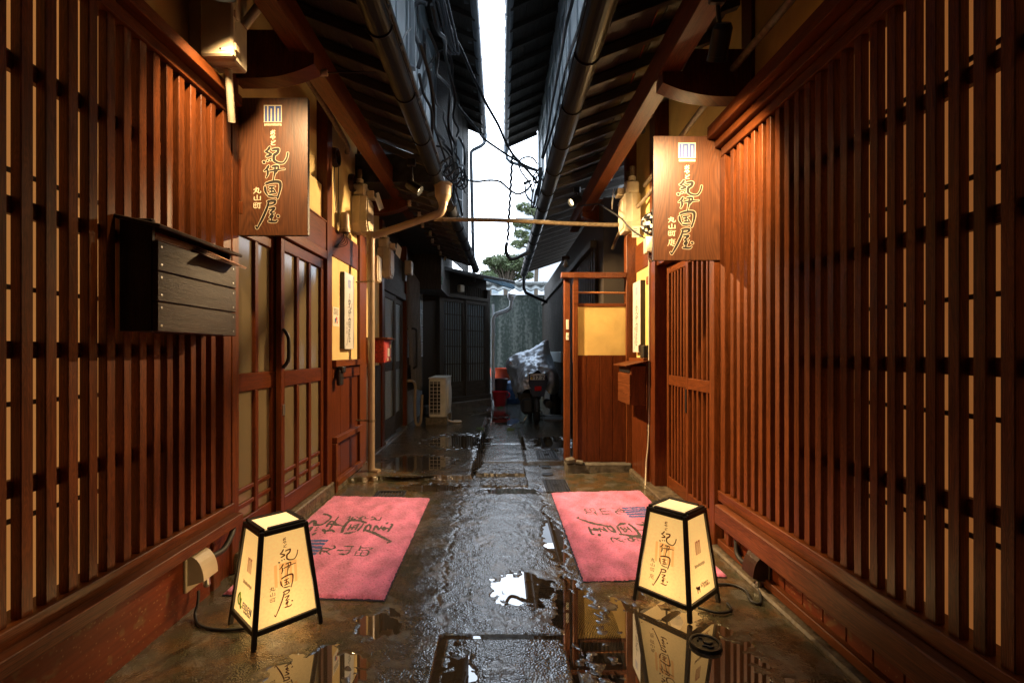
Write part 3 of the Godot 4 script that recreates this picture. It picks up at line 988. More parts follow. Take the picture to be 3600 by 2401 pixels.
	span(h, "upper_wall_end", V(-0.80, 3.0, -7.87), V(-1.3, 6.0, -8.0), M.plaster_grey, 0.0)
	upper_eave(h, -1.0, 1.04, -0.34, 5.62, -6.0, 9.95)

func bracket(h: Node3D, sd: float, xb: float, xt: float, y: float, d: float, m: Material) -> void:
	# an arm with a curved underside that carries the eave beam
	var poly := []
	var L := xb - xt
	poly.append(Vector2(0, 0.20))
	poly.append(Vector2(0, -0.06))
	for k in 9:
		var t := k / 8.0
		poly.append(Vector2(L * (0.35 + 0.75 * t), -0.06 + 0.075 * t * t))
	poly.append(Vector2(L * 1.1, 0.0))
	poly.append(Vector2(L * 1.1, 0.0))
	poly.remove_at(poly.size() - 1)
	poly[-1] = Vector2(L * 1.1, 0.075)
	poly.append(Vector2(L * 0.86, 0.078))
	poly.append(Vector2(L * 0.72, 0.20))
	var xf := Transform3D(Basis(V(-sd, 0, 0), V(0, 1, 0), V(0, 0, -sd)), V(sd * xb, y - 0.075, -d))
	prism(h, "bracket_arm", poly, 0.11, m, xf)

func sliding_door(h: Node3D, x: float, d0: float, d1: float, front: bool) -> void:
	var y0 := 0.10
	var y1 := 1.88
	var t := 0.034
	var sw := 0.052
	var door := joined(h, "sliding_door", [
		[V(x, y0, -d0), V(x - t, y1, -d0 - sw)], [V(x, y0, -d1 + sw), V(x - t, y1, -d1)],
		[V(x - 0.001, y1 - 0.075, -d0 - sw), V(x - t + 0.001, y1 - 0.002, -d1 + sw)], [V(x - 0.001, y0 + 0.002, -d0 - sw), V(x - t + 0.001, y0 + 0.115, -d1 + sw)],
		[V(x - 0.001, 0.93, -d0 - sw), V(x - t + 0.001, 1.03, -d1 + sw)]], M.wood_door)
	var inner := d1 - d0 - 2 * sw
	for k in [1, 2]:
		var c: float = d0 + sw + inner * k / 3.0
		span(door, "mullion", V(x - 0.002, y0 + 0.116, -c + 0.02), V(x - t + 0.002, 0.929, -c - 0.02), M.wood_door)
		span(door, "mullion", V(x - 0.002, 1.031, -c + 0.02), V(x - t + 0.002, y1 - 0.076, -c - 0.02), M.wood_door)
	for k in 3:
		var a := d0 + sw + inner * k / 3.0 + (0.021 if k > 0 else 0.001)
		var b := d0 + sw + inner * (k + 1) / 3.0 - (0.021 if k < 2 else 0.001)
		for y in [0.29, 0.375]:
			span(door, "muntin", V(x - 0.006, y - 0.012, -a), V(x - t + 0.008, y + 0.012, -b), M.wood_door)
		span(door, "pane", V(x - 0.020, y0 + 0.117, -a), V(x - 0.0225, 0.928, -b), M.glass_door, 0.0)
		span(door, "pane", V(x - 0.020, 1.032, -a), V(x - 0.0225, y1 - 0.077, -b), M.glass_door, 0.0)
	if front:
		var st := begin()
		sweep(st, smooth_path([V(x + 0.004, 1.30, -d0 - 0.020), V(x + 0.034, 1.25, -d0 - 0.024), V(x + 0.038, 1.17, -d0 - 0.024), V(x + 0.034, 1.10, -d0 - 0.024), V(x + 0.004, 1.05, -d0 - 0.02)], 6), 0.012, 8)
		put(door, "handle", st.commit(), M.black)
		box(door, "lock", V(x + 0.003, 0.78, -d0 - 0.03), V(0.008, 0.07, 0.025), M.steel)
	else:
		span(door, "curtain", V(x - 0.05, y0, -d0), V(x - 0.054, y1, -d1), M.plaster, 0.0)

# ---------------------------------------------------------------- the inn's right building
func build_right_house() -> void:
	var h := thing("wooden_townhouse", "red brown timber townhouse with closely slatted sliding doors and a low plastered side wall", "house", V(1.9, 0, -2.8), "timber townhouses lining the alley")
	var f := lattice(h, "slatted_window", 1.0, 1.30, 0.074, 0.037, 0.029, 2.739, 0.335, 2.294, [1.933, 1.52, 1.11, 0.71], M.wood, "dark red slatted window whose paper screens glow dimly behind")
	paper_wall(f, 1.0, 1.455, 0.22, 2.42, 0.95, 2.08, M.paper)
	span(h, "shutter", V(1.445, 0.2, -2.085), V(1.458, 2.42, -2.86), M.wood_door)
	span(h, "top_rail", V(1.215, 2.405, -0.5), V(1.42, 2.475, -2.85), M.wood_plain)
	span(h, "rail", V(1.262, 2.352, -0.5), V(1.40, 2.398, -2.86), M.wood_plain)
	span(h, "post", V(1.262, 0.0, -2.862), V(1.42, 2.47, -2.93), M.wood_plain)
	span(h, "beam", V(1.235, 0.160, -0.4), V(1.40, 0.272, -2.80), M.wood_beam, 0.006)
	var k0 := 0.5
	while k0 < 2.8:
		span(h, "skirting_board", V(1.292, 0.06, -k0), V(1.31, 0.159, -minf(k0 + 0.128, 2.80)), M.wood_worn)
		k0 += 0.131
	span(h, "skirting_rail", V(1.262, 0.025, -0.4), V(1.31, 0.066, -2.82), M.wood)
	span(h, "footing", V(1.225, -0.05, -0.4), V(1.5, 0.022, -2.85), M.kerb, 0.01)
	for d in [2.60, 2.70]: span(h, "stud", V(1.27, 0.03, -d), V(1.291, 0.159, -d - 0.035), M.wood)
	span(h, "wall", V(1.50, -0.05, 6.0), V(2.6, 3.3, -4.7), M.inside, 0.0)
	span(h, "wall_board", V(1.30, -0.05, -0.38), V(1.48, 2.47, 6.0), M.wood_door, 0.0)
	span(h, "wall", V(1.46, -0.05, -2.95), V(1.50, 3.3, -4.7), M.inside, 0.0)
	span(h, "plaster_panel", V(1.385, 2.475, 6.0), V(1.45, 3.35, -4.66), M.plaster_right, 0.0)
	for d in [2.63, 1.05]: span(h, "post", V(1.362, 2.476, -d), V(1.384, 3.30, -d - 0.11), M.wood_door)
	# slatted sliding doors under a lintel
	span(h, "lintel", V(1.275, 1.93, -2.935), V(1.40, 2.16, -3.99), M.wood)
	span(h, "lintel_rail", V(1.285, 1.865, -2.94), V(1.42, 1.928, -3.985), M.wood_door)
	span(h, "plaster_panel", V(1.36, 2.162, -2.94), V(1.384, 2.474, -4.05), M.plaster_right, 0.0)
	span(h, "door_sill", V(1.20, -0.05, -2.93), V(1.45, 0.045, -4.12), M.kerb, 0.008)
	slat_door(h, 1.335, 3.02, 3.50, 4)
	slat_door(h, 1.365, 3.51, 3.985, 5)
	span(h, "post", V(1.268, 0.0, -3.99), V(1.42, 3.3, -4.13), M.wood_door)
	# plaster bay with the name plate
	span(h, "plaster_panel", V(1.29, 1.10, -4.132), V(1.38, 1.905, -4.60), M.plaster_right, 0.0)
	span(h, "wall_board", V(1.278, 1.907, -4.132), V(1.38, 2.155, -4.60), M.wood)
	span(h, "plaster_panel", V(1.29, 2.157, -4.132), V(1.38, 3.3, -4.60), M.plaster_right, 0.0)
	span(h, "sill_rail", V(1.215, 1.045, -4.132), V(1.38, 1.098, -4.60), M.wood)
	for k in 3: span(h, "wall_board", V(1.245, 0.0, -(4.134 + k * 0.155)), V(1.38, 1.043, -(4.134 + k * 0.155 + 0.152)), M.wood_door)
	span(h, "footing", V(1.215, -0.05, -4.13), V(1.4, 0.05, -4.60), M.kerb, 0.012)
	span(h, "post", V(1.195, 0.0, -4.605), V(1.42, 3.3, -4.70), M.wood)
	# the low side wall that faces up the alley
	span(h, "plaster_panel", V(0.735, 1.122, -4.635), V(1.194, 1.585, -4.675), M.plaster_right, 0.0)
	span(h, "wall_rail", V(0.735, 1.587, -4.628), V(1.194, 1.618, -4.68), M.wood)
	for k in 4: span(h, "wall_board", V(0.70 + k * 0.1235, 0.10, -4.628 - 0.001 * (k % 2)), V(0.70 + k * 0.1235 + 0.1215, 1.12, -4.68), M.wood_door)
	var post := span(h, "post", V(0.690, 0.10, -4.615), V(0.734, 1.862, -4.68), M.wood)
	var top := span(h, "cap_rail", V(0.575, 1.864, -4.60), V(1.194, 1.912, -4.69), M.wood_plain)
	for k in 10: span(top, "shingle", V(0.640 + k * 0.052, 1.858, -4.594), V(0.640 + k * 0.052 + 0.0505, 1.905, -4.599), M.wood_plain)
	for k in 7: span(post, "shingle", V(0.688, 1.62 + k * 0.034, -4.610), V(0.736, 1.62 + k * 0.034 + 0.0325, -4.614), M.wood_plain)
	var bamboo := thing("bamboo_rail", "thin bamboo pole set across the opening over the yellow plaster panel", "pole", V(0.96, 1.725, -4.65))
	tube(bamboo, "pole", [V(0.734, 1.725, -4.65), V(1.194, 1.72, -4.65)], 0.010, M.bamboo, 8, false)
	for x in [0.83, 0.93, 1.05, 1.12]: lathe(bamboo, "node", V(x, 1.723, -4.65), [Vector2(0.0, -0.004), Vector2(0.0125, 0), Vector2(0.0, 0.004)], M.bamboo, 10, V(0, 0, PI / 2))
	span(h, "footing", V(0.615, -0.05, -4.585), V(1.25, 0.098, -4.75), M.concrete, 0.018)
	span(h, "gate_post", V(0.615, 0.1, -4.70), V(0.672, 1.86, -4.78), M.wood)
	span(h, "gate_edge", V(0.60, 0.3, -4.60), V(0.612, 1.14, -4.66), M.wood)
	for d in [2.70, 5.3]: bracket(h, 1.0, 1.38, 0.93, 2.685, d, M.wood_plain)
	bracket(h, 1.0, 1.38, 0.93, 2.685, 0.8, M.wood_plain)
	span(h, "eave_beam", V(0.875, 2.69, 6.0), V(0.985, 2.85, -6.2), M.wood_beam)
	lower_eave(h, 1.0, 1.46, 0.56, 3.22, 2.88, -6.0, 4.95, 0.30)
	# upper floor
	span(h, "upper_wall", V(0.80, 3.10, 6.0), V(1.2, 6.05, -10.5), M.siding, 0.0)
	for w in [[3.0, 4.3], [4.4, 5.6], [5.75, 6.7], [6.9, 7.9], [8.3, 9.9]]:
		side_window(h, 0.79, 1.0, 3.5, 5.5, w[0], w[1], 2, M.glass_frost)
	for k in 6: span(h, "corner_trim", V(0.775, 3.3, -(5.66 + k * 0.9)), V(0.80, 5.9, -(5.70 + k * 0.9)), M.window_frame)
	upper_eave(h, 1.0, 0.78, 0.11, 5.62, -6.0, 10.55)

func slat_door(h: Node3D, x: float, d0: float, d1: float, n: int) -> void:
	var y0 := 0.046
	var y1 := 1.86
	var t := 0.034
	var sw := 0.045
	var door := joined(h, "slatted_door", [
		[V(x, y0, -d0), V(x + t, y1, -d0 - sw)], [V(x, y0, -d1 + sw), V(x + t, y1, -d1)],
		[V(x + 0.001, y1 - 0.07, -d0 - sw), V(x + t - 0.001, y1 - 0.002, -d1 + sw)], [V(x + 0.001, y0 + 0.002, -d0 - sw), V(x + t - 0.001, y0 + 0.095, -d1 + sw)],
		[V(x + 0.001, 0.885, -d0 - sw), V(x + t - 0.001, 0.965, -d1 + sw)]], M.wood_plain)
	var inner := d1 - d0 - 2 * sw
	for k in range(1, n + 1):
		var c: float = d0 + sw + inner * k / (n + 1.0)
		span(door, "slat", V(x + 0.003, y0 + 0.096, -c + 0.0125), V(x + 0.030, 0.884, -c - 0.0125), M.wood_plain)
		span(door, "slat", V(x + 0.003, 0.966, -c + 0.0125), V(x + 0.030, y1 - 0.071, -c - 0.0125), M.wood_plain)
	span(door, "pane", V(x + 0.031, y0 + 0.01, -d0 - 0.02), V(x + 0.0335, y1 - 0.01, -d1 + 0.02), M.glass_door, 0.0)
	if n == 4: box(door, "handle", V(x - 0.004, 0.80, -d1 + 0.02), V(0.008, 0.17, 0.018), M.black)

# ---------------------------------------------------------------- the far end of the alley
func build_far_left_house() -> void:
	var h := thing("old_house", "weathered dark house with frosted glass doors behind the red postbox", "house", V(-1.9, 0, -6.8))
	span(h, "wall", V(-1.48, -0.05, -4.93), V(-2.6, 3.2, -9.2), M.inside, 0.0)
	span(h, "plaster_panel", V(-1.42, 1.0, -4.935), V(-1.48, 2.9, -5.62), M.plaster, 0.0)
	for k in 4: span(h, "wall_board", V(-1.40, 0.06, -(4.94 + k * 0.17)), V(-1.47, 0.998, -(4.94 + k * 0.17 + 0.166)), M.wood_far)
	span(h, "post", V(-1.385, 0.04, -5.625), V(-1.48, 2.7, -5.73), M.wood_door)
	span(h, "post", V(-1.385, 0.04, -7.06), V(-1.48, 2.7, -7.14), M.wood)
	span(h, "footing", V(-1.36, -0.05, -4.97), V(-1.6, 0.05, -7.2), M.kerb, 0.01)
	span(h, "door_track", V(-1.37, 0.05, -5.74), V(-1.47, 0.085, -7.05), M.steel)
	span(h, "lintel", V(-1.385, 1.90, -5.735), V(-1.48, 2.0, -7.055), M.wood_far)
	span(h, "transom", V(-1.41, 2.002, -5.735), V(-1.48, 2.45, -7.055), M.wood_far)
	for r in [[-1.40, 5.76, 6.43], [-1.435, 6.40, 7.04]]:
		var x: float = r[0]
		var a: float = r[1]
		var b: float = r[2]
		var door := joined(h, "glazed_door", [
			[V(x, 0.09, -a), V(x - 0.03, 1.89, -a - 0.07)], [V(x, 0.09, -b + 0.10), V(x - 0.03, 1.89, -b)],
			[V(x - 0.001, 1.82, -a - 0.07), V(x - 0.029, 1.888, -b + 0.10)], [V(x - 0.001, 0.092, -a - 0.07), V(x - 0.029, 0.32, -b + 0.10)], [V(x - 0.001, 0.92, -a - 0.07), V(x - 0.029, 1.02, -b + 0.10)]], M.wood_far)
		span(door, "pane", V(x - 0.012, 0.325, -a - 0.072), V(x - 0.016, 0.915, -b + 0.102), M.glass_cell, 0.0)
		span(door, "pane", V(x - 0.012, 1.025, -a - 0.072), V(x - 0.016, 1.815, -b + 0.102), M.glass_cell, 0.0)
		for k in 4: span(door, "slat", V(x + 0.001, 0.33, -b + 0.12 + k * 0.025), V(x + 0.012, 1.81, -b + 0.13 + k * 0.025), M.wood_far)
	# the bay beyond: obscured window and dark boards
	span(h, "plaster_panel", V(-1.44, 0.0, -7.145), V(-1.48, 0.55, -8.9), M.plaster_grey, 0.0)
	for k in 12: span(h, "wall_board", V(-1.43, 0.551, -(7.15 + k * 0.145)), V(-1.48, 1.05, -(7.15 + k * 0.145 + 0.141)), M.wood_far)
	for k in 5:
		side_window(h, -1.44, -1.0, 1.07 + k * 0.27, 1.33 + k * 0.27, 7.2, 8.75, 1, M.glass_frost)
	# roof: turned a little into the alley
	lower_eave_turned(h)
	span(h, "upper_wall_core", V(-1.0, 2.2, -8.05), V(-2.0, 6.0, -9.9), M.wood_far, 0.0)
	for k in 15:
		var t0 := k / 15.0
		var t1 := (k + 0.96) / 15.0
		var p := V(-0.90, 0, -8.02).lerp(V(-0.685, 0, -9.95), t0)
		var q := V(-0.90, 0, -8.02).lerp(V(-0.685, 0, -9.95), t1)
		bar(h, "plank", p + V(0, 4.35, 0), q + V(0, 4.35, 0), 0.02 + 0.004 * (k % 3), 3.2, M.wood_old)
	span(h, "window_frame", V(-0.80, 3.55, -8.75), V(-0.70, 5.0, -8.80), M.window_frame)
	# electric meter and wiring clips under the eave
	var t := thing("service_box", "small pale service box high on the dark wall above the frosted doors", "electric box", V(-1.38, 2.3, -6.95))
	box(t, "case", V(-1.33, 2.36, -6.95), V(0.10, 0.20, 0.14), M.cream_grey, 0.01)
	box(t, "bracket", V(-1.39, 2.30, -6.95), V(0.04, 0.26, 0.10), M.cable_grey)

func lower_eave_turned(h: Node3D) -> void:
	var n := 13
	for i in n + 1:
		var t := float(i) / n
		var z := -lerpf(4.75, 8.2, t)
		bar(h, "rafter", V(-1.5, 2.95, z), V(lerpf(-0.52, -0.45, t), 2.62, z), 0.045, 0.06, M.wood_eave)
	for k in 5:
		var u0 := k / 5.0
		var u1 := (k + 1) / 5.0
		var a := V(lerpf(-1.5, -0.53, (u0 + u1) / 2), lerpf(2.95, 2.63, (u0 + u1) / 2) + 0.045 + 0.002 * (k % 2), -4.64)
		var b := V(lerpf(-1.5, -0.46, (u0 + u1) / 2), a.y, -8.25)
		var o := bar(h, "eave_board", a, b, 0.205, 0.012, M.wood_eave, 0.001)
		o.rotate_object_local(V(0, 0, 1), 0.32)
	span(h, "roof_slab", V(-0.62, 2.78, -4.63), V(-1.7, 3.05, -8.2), M.tile)
	for k in 8: lathe(h, "insulator", V(-0.95 + 0.03 * (k % 2), 2.66, -5.0 - k * 0.42), [Vector2(0, 0), Vector2(0.022, 0), Vector2(0.016, 0.015), Vector2(0.024, 0.03), Vector2(0.016, 0.045), Vector2(0.02, 0.06), Vector2(0, 0.06)], M.cream_grey, 8)

func build_lean_to() -> void:
	# its front is turned half towards the camera
	var a := V(-1.40, 0, -8.70)
	var b := V(-0.235, 0, -10.28)
	var dir := (b - a).normalized()
	var L := (b - a).length()
	var basis := Basis(dir, Vector3.UP * 1.15, dir.cross(Vector3.UP))
	here = Transform3D(basis, a)
	var h := thing("lean_to_house", "low lean-to with slatted grey doors, blue roof edge and white downpipe", "house", Vector3.ZERO)
	span(h, "footing", V(0, -0.1, -0.3), V(L, 0.16, 0.04), M.concrete, 0.015)
	span(h, "wall", V(0, 0.16, -0.6), V(L, 2.4, -0.10), M.inside, 0.0)
	span(h, "post", V(0.42, 0.16, -0.10), V(0.54, 2.1, 0.0), M.wood_far)
	span(h, "post", V(L - 0.10, 0.16, -0.10), V(L, 2.15, 0.0), M.wood_old)
	span(h, "door_sill", V(0.2, 0.162, -0.10), V(L, 0.24, 0.03), M.wood_old)
	span(h, "lintel", V(0.2, 1.92, -0.09), V(L - 0.1, 1.98, 0.02), M.wood_far)
	for k in 9: span(h, "transom_slat", V(1.2 + k * 0.06, 1.981, -0.05), V(1.218 + k * 0.06, 2.16, -0.03), M.wood_far)
	for r in [[0.545, 1.19, -0.045], [1.18, L - 0.102, -0.01]]:
		var x0: float = r[0]
		var x1: float = r[1]
		var z: float = r[2]
		var door := joined(h, "slatted_door", [
			[V(x0, 0.24, z - 0.03), V(x0 + 0.05, 1.92, z)], [V(x1 - 0.05, 0.24, z - 0.03), V(x1, 1.92, z)],
			[V(x0 + 0.05, 1.85, z - 0.029), V(x1 - 0.05, 1.918, z - 0.001)], [V(x0 + 0.05, 0.242, z - 0.029), V(x1 - 0.05, 0.50, z - 0.001)]], M.wood_old)
		var n := 8
		for k in n:
			var c := x0 + 0.05 + (x1 - x0 - 0.10) * (k + 0.5) / n
			span(door, "slat", V(c - 0.010, 0.502, z - 0.02), V(c + 0.010, 1.848, z - 0.002), M.wood_old)
		for y in [0.80, 1.10, 1.38, 1.64]: span(door, "crossbar", V(x0 + 0.05, y - 0.008, z - 0.027), V(x1 - 0.05, y + 0.008, z - 0.021), M.wood_far)
		span(door, "pane", V(x0 + 0.04, 0.5, z - 0.033), V(x1 - 0.04, 1.85, z - 0.036), M.far_pane, 0.0)
	# roof edge
	bar(h, "roof_edge", V(-0.25, 2.30, 0.35), V(L * 0.62, 2.27, 0.40), 0.05, 0.07, M.wood_far)
	bar(h, "roof_edge", V(L * 0.62, 2.27, 0.40), V(L + 0.28, 2.20, 0.42), 0.05, 0.08, M.blue_sheet)
	put(h, "roof_slab", box_mesh(V(L + 0.6, 0.05, 1.3), 0.004), M.tile, Transform3D(Basis(V(1, 0, 0), 0.18), V(L / 2, 2.40, -0.2)))
	box(h, "wall_lamp", V(0.95, 2.08, 0.06), V(0.13, 0.12, 0.10), M.cream_grey, 0.02)
	var p := thing("drain_pipe", "white drain pipe with elbow on the corner of the slatted lean-to", "pipe", V(L + 0.06, 0, 0.03))
	tube(p, "pipe", [V(L + 0.05, 0.12, 0.04), V(L + 0.05, 1.62, 0.04), V(L + 0.10, 1.70, 0.07), V(L + 0.30, 1.78, 0.22), V(L + 0.36, 1.84, 0.28), V(L + 0.36, 1.98, 0.30)], 0.042, M.pipe_white, 12, false)
	tube(p, "pipe", [V(L + 0.13, 0.12, -0.02), V(L + 0.13, 1.9, -0.02)], 0.024, M.pipe_white, 8, false)
	lathe(p, "funnel", V(L + 0.36, 1.97, 0.30), [Vector2(0.0, 0), Vector2(0.05, 0.0), Vector2(0.085, 0.06), Vector2(0.09, 0.12), Vector2(0, 0.12)], M.pipe_white, 12)
	for y in [0.6, 1.3]: lathe(p, "collar", V(L + 0.05, y, 0.04), [Vector2(0.0, 0), Vector2(0.047, 0), Vector2(0.047, 0.05), Vector2(0, 0.05)], M.pipe_white, 12)
	here = Transform3D()

func build_end() -> void:
	var w := thing("garden_wall", "tall stained grey concrete wall closing the alley under a tile coping", "wall", V(0.4, 0, -12.4))
	var st := begin()
	quad(st, V(-1.6, 2.62, -12.4), V(2.6, 2.62, -12.4), V(2.6, -0.1, -12.4), V(-1.6, -0.1, -12.4), V(0, 0, 1), Vector2(0, 0), Vector2(2, 0), Vector2(2, 1), Vector2(0, 1))
	put(w, "face", st.commit(), M.moss_wall)
	span(w, "core", V(-1.6, -0.1, -12.403), V(2.6, 2.62, -12.6), M.concrete, 0.0)
	var k := 0
	var x := -1.5
	while x < 2.5:
		lathe(w, "ridge_tile", V(x, 2.90, -12.5), [Vector2(0, -0.13), Vector2(0.075, -0.13), Vector2(0.075, 0.12), Vector2(0.083, 0.12), Vector2(0.083, 0.14), Vector2(0, 0.14)], M.tile_pale, 10, V(0, 0, PI / 2))
		# one pan tile: a shallow S in section, sloping to the front
		var t := begin()
		var prev := V(0, 0, 0)
		for i in 9:
			var u := i / 8.0
			var c := V(x - 0.13 + u * 0.27, 0.028 * sin(u * TAU), 0)
			if i > 0:
				var a := prev + V(0, 2.87, -12.48)
				var b := c + V(0, 2.87, -12.48)
				quad(t, a, b, b + V(0, -0.13, 0.30), a + V(0, -0.13, 0.30), V(0, 0.9, 0.43).normalized())
				quad(t, a + V(0, -0.13, 0.30), b + V(0, -0.13, 0.30), b + V(0, -0.158, 0.298), a + V(0, -0.158, 0.298), V(0, 0, 1))
			prev = c
		put(w, "pan_tile", t.commit(), M.tile_pale)
		x += 0.272
		k += 1
	# an unseen house behind the viewer, added to keep out sky light
	var o := thing("added_house", "unseen dark timber house added behind the viewer to shade the near alley", "house", V(0, 0, 8))
	span(o, "wall", V(-4, -0.1, 6.1), V(4, 6.4, 9.0), M.wood_far, 0.0)
	span(o, "roof", V(-4.2, 6.4, 5.6), V(4.2, 6.6, 9.2), M.tile)
	# the dark side wall on the right beyond the inn
	var h := thing("shed_house", "dark corrugated side wall of the house behind the covered scooter", "house", V(1.6, 0, -8.5))
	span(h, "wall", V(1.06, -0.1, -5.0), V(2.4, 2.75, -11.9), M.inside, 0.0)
	for i in 46:
		span(h, "wall_batten", V(1.025, 0.35, -(5.3 + i * 0.143)), V(1.058, 2.3, -(5.3 + i * 0.143 + 0.08)), M.wood_far)
	span(h, "corner_post", V(1.01, 0.0, -11.8), V(1.07, 2.5, -11.92), M.wood_old)
	span(h, "eave_plate", V(0.98, 2.30, -5.3), V(1.05, 2.38, -11.9), M.wood_far)
	span(h, "wall_plank", V(0.985, 0.98, -8.0), V(1.022, 1.16, -10.6), M.window_frame)
	lower_eave(h, 1.0, 1.46, 0.56, 3.16, 2.86, 4.97, 10.15, 0.34)
	# things under that roof
	var m := thing("notice_plate", "narrow white enamel plate fixed on the dark gate post", "plate", V(0.64, 1.4, -4.69))
	box(m, "plate", V(0.644, 1.42, -4.694), V(0.026, 0.095, 0.006), M.white_paper)
	var s := thing("door_sticker", "small white sticker with green dot on the dark gate post", "sticker", V(0.64, 1.25, -4.69))
	box(s, "sheet", V(0.644, 1.305, -4.694), V(0.028, 0.07, 0.005), M.white_paper)
	lathe(s, "dot", V(0.648, 1.305, -4.690), [Vector2(0, 0), Vector2(0.007, 0), Vector2(0, 0.001)], mat(lin(0.02, 0.25, 0.13), 0.6), 12, V(PI / 2, 0, 0))

func leaf_crown(st: SurfaceTool, c: Vector3, r: Vector3, count: int, size: float, base: Color) -> void:
	for i in count:
		var d := V(rng.randfn(), rng.randfn(), rng.randfn()).normalized()
		var rad := 0.55 + 0.5 * rng.randf()
		var n0 := ne.get_noise_3d(d.x * 0.25, d.y * 0.25, d.z * 0.25 + c.x)
		if n0 < -0.10 and rng.randf() < 0.75: continue
		var p := c + V(d.x * r.x, d.y * r.y, d.z * r.z) * rad * (1.0 + 0.25 * n0)
		var ax := V(rng.randfn(), rng.randfn() * 0.5, rng.randfn()).normalized()
		var ay := ax.cross(V(rng.randfn(), rng.randfn(), rng.randfn())).normalized()
		var s := size * rng.randf_range(0.6, 1.4)
		st.set_color(base * rng.randf_range(0.6, 1.5))
		var nn := ax.cross(ay)
		quad(st, p - ax * s, p + ay * s * 0.4, p + ax * s, p - ay * s * 0.4, nn)

func tree(called: String, label: String, at: Vector3, trunk: Array, r: float, limbs: Array, crowns: Array, base: Color, leaf: float) -> void:
	var t := thing(called, label, "tree", at)
	var st := begin()
	var p := smooth_path(trunk, 5)
	sweep(st, p, r, 8)
	for l in limbs: sweep(st, smooth_path(l, 4), r * 0.4, 6)
	put(t, "trunk", st.commit(), M.bark)
	var c := begin()
	for k in crowns: leaf_crown(c, k[0], k[1], k[2], leaf, base)
	put(t, "crown", c.commit(), M.leaf)

func build_beyond() -> void:
	# cloud-pruned tree over the wall
	var limbs := []
	var crowns := []
	for i in 15:
		var a := TAU * i / 15.0 + rng.randf() * 0.3
		var tip := V(0.28 + cos(a) * rng.randf_range(0.5, 1.2), 5.3 + rng.randf_range(-0.3, 0.45), -25.0 + sin(a) * rng.randf_range(0.4, 1.0))
		var mid := V(0.28, 4.7, -25).lerp(tip, 0.5) + V(0, -0.1, 0)
		limbs.append([V(0.28, 4.2 + 0.04 * i, -25), mid, tip])
		crowns.append([tip + V(0, 0.12, 0), V(0.42, 0.20, 0.42), 900])
	crowns.append([V(0.30, 5.75, -25), V(1.15, 0.42, 1.0), 5200])
	tree("garden_tree", "cloud pruned evergreen tree with a flat rounded crown beyond the tiled wall", V(0.28, 0, -25), [V(0.34, 0, -25), V(0.30, 3.0, -25), V(0.22, 4.4, -25), V(0.30, 5.4, -25)], 0.11, limbs, crowns, Color(0.075, 0.10, 0.045), 0.075)
	limbs = []
	crowns = []
	for k in [[1.15, 8.2], [1.6, 8.0], [0.95, 7.4], [1.5, 7.3], [1.0, 6.9], [1.45, 6.6], [0.85, 6.4]]:
		var tip := V(k[0] * 0.95, k[1], -23.5)
		limbs.append([V(1.75, k[1] - 0.55, -23.6), V((k[0] + 1.8) / 2, k[1] - 0.2, -23.5), tip])
		crowns.append([tip, V(0.38, 0.19, 0.3), 520])
	tree("pine_tree", "sparse tall pine with loose tufts of needles beside the pale building", V(1.8, 0, -23.6), [V(1.8, 0, -23.6), V(1.7, 4, -23.6), V(1.78, 7, -23.6), V(1.5, 8.3, -23.6)], 0.10, limbs, crowns, Color(0.09, 0.115, 0.05), 0.075)
	crowns = [[V(-0.50, 4.55, -22.0), V(0.38, 0.26, 0.35), 900]]
	tree("round_shrub", "small clipped shrub just above the tiled wall", V(-0.5, 0, -22), [V(-0.5, 0, -22), V(-0.5, 4.5, -22)], 0.06, [], crowns, Color(0.055, 0.085, 0.03), 0.045)
	var b := thing("apartment_building", "tall pale apartment block with stepped top seen past the gutter", "building", V(4.0, 0, -40))
	span(b, "wall", V(1.35, 0, -40), V(9, 13.6, -46), M.far_wall, 0.02)
	span(b, "parapet", V(1.2, 12.2, -39.9), V(9, 12.5, -46), M.far_wall, 0.02)
	span(b, "roof", V(2.2, 13.6, -40.4), V(9, 14.8, -45), M.far_wall, 0.02)
	for k in 4: span(b, "window", V(2.0, 3.0 + k * 2.4, -39.97), V(2.7, 4.2 + k * 2.4, -40.05), M.far_pane, 0.0)
	var r := thing("red_house", "distant house with a red striped gable behind the wall", "house", V(-1.9, 0, -34))
	prism(r, "wall", [Vector2(-2.2, 0), Vector2(0.55, 0), Vector2(0.55, 5.6), Vector2(-0.8, 6.8), Vector2(-2.2, 5.9)], 3.0, M.far_red, Transform3D(Basis(), V(-1.65, 0, -36)))
	bar(r, "roof", V(-2.6, 6.95, -34.4), V(-0.95, 5.60, -34.4), 0.5, 0.14, M.far_roof)
	for k in 3: bar(r, "stripe", V(-2.1 + k * 0.34, 5.2, -34.46), V(-1.9 + k * 0.30, 6.3 - k * 0.28, -34.46), 0.07, 0.10, M.far_wall)
	var g := thing("grey_house", "distant pale house with one wide window behind the round shrub", "house", V(-0.6, 0, -30))
	span(g, "wall", V(-1.3, 0, -30), V(0.55, 5.35, -33), M.far_wall, 0.02)
	span(g, "roof", V(-1.4, 5.35, -29.8), V(0.6, 5.48, -33), M.far_roof, 0.02)
	var win := span(g, "window", V(-0.98, 4.78, -29.97), V(-0.15, 5.15, -30.02), M.window_frame)
	span(win, "pane", V(-0.93, 4.82, -29.95), V(-0.58, 5.11, -29.965), M.far_pane, 0.0)
	span(win, "pane", V(-0.55, 4.82, -29.95), V(-0.20, 5.11, -29.965), M.far_pane, 0.0)

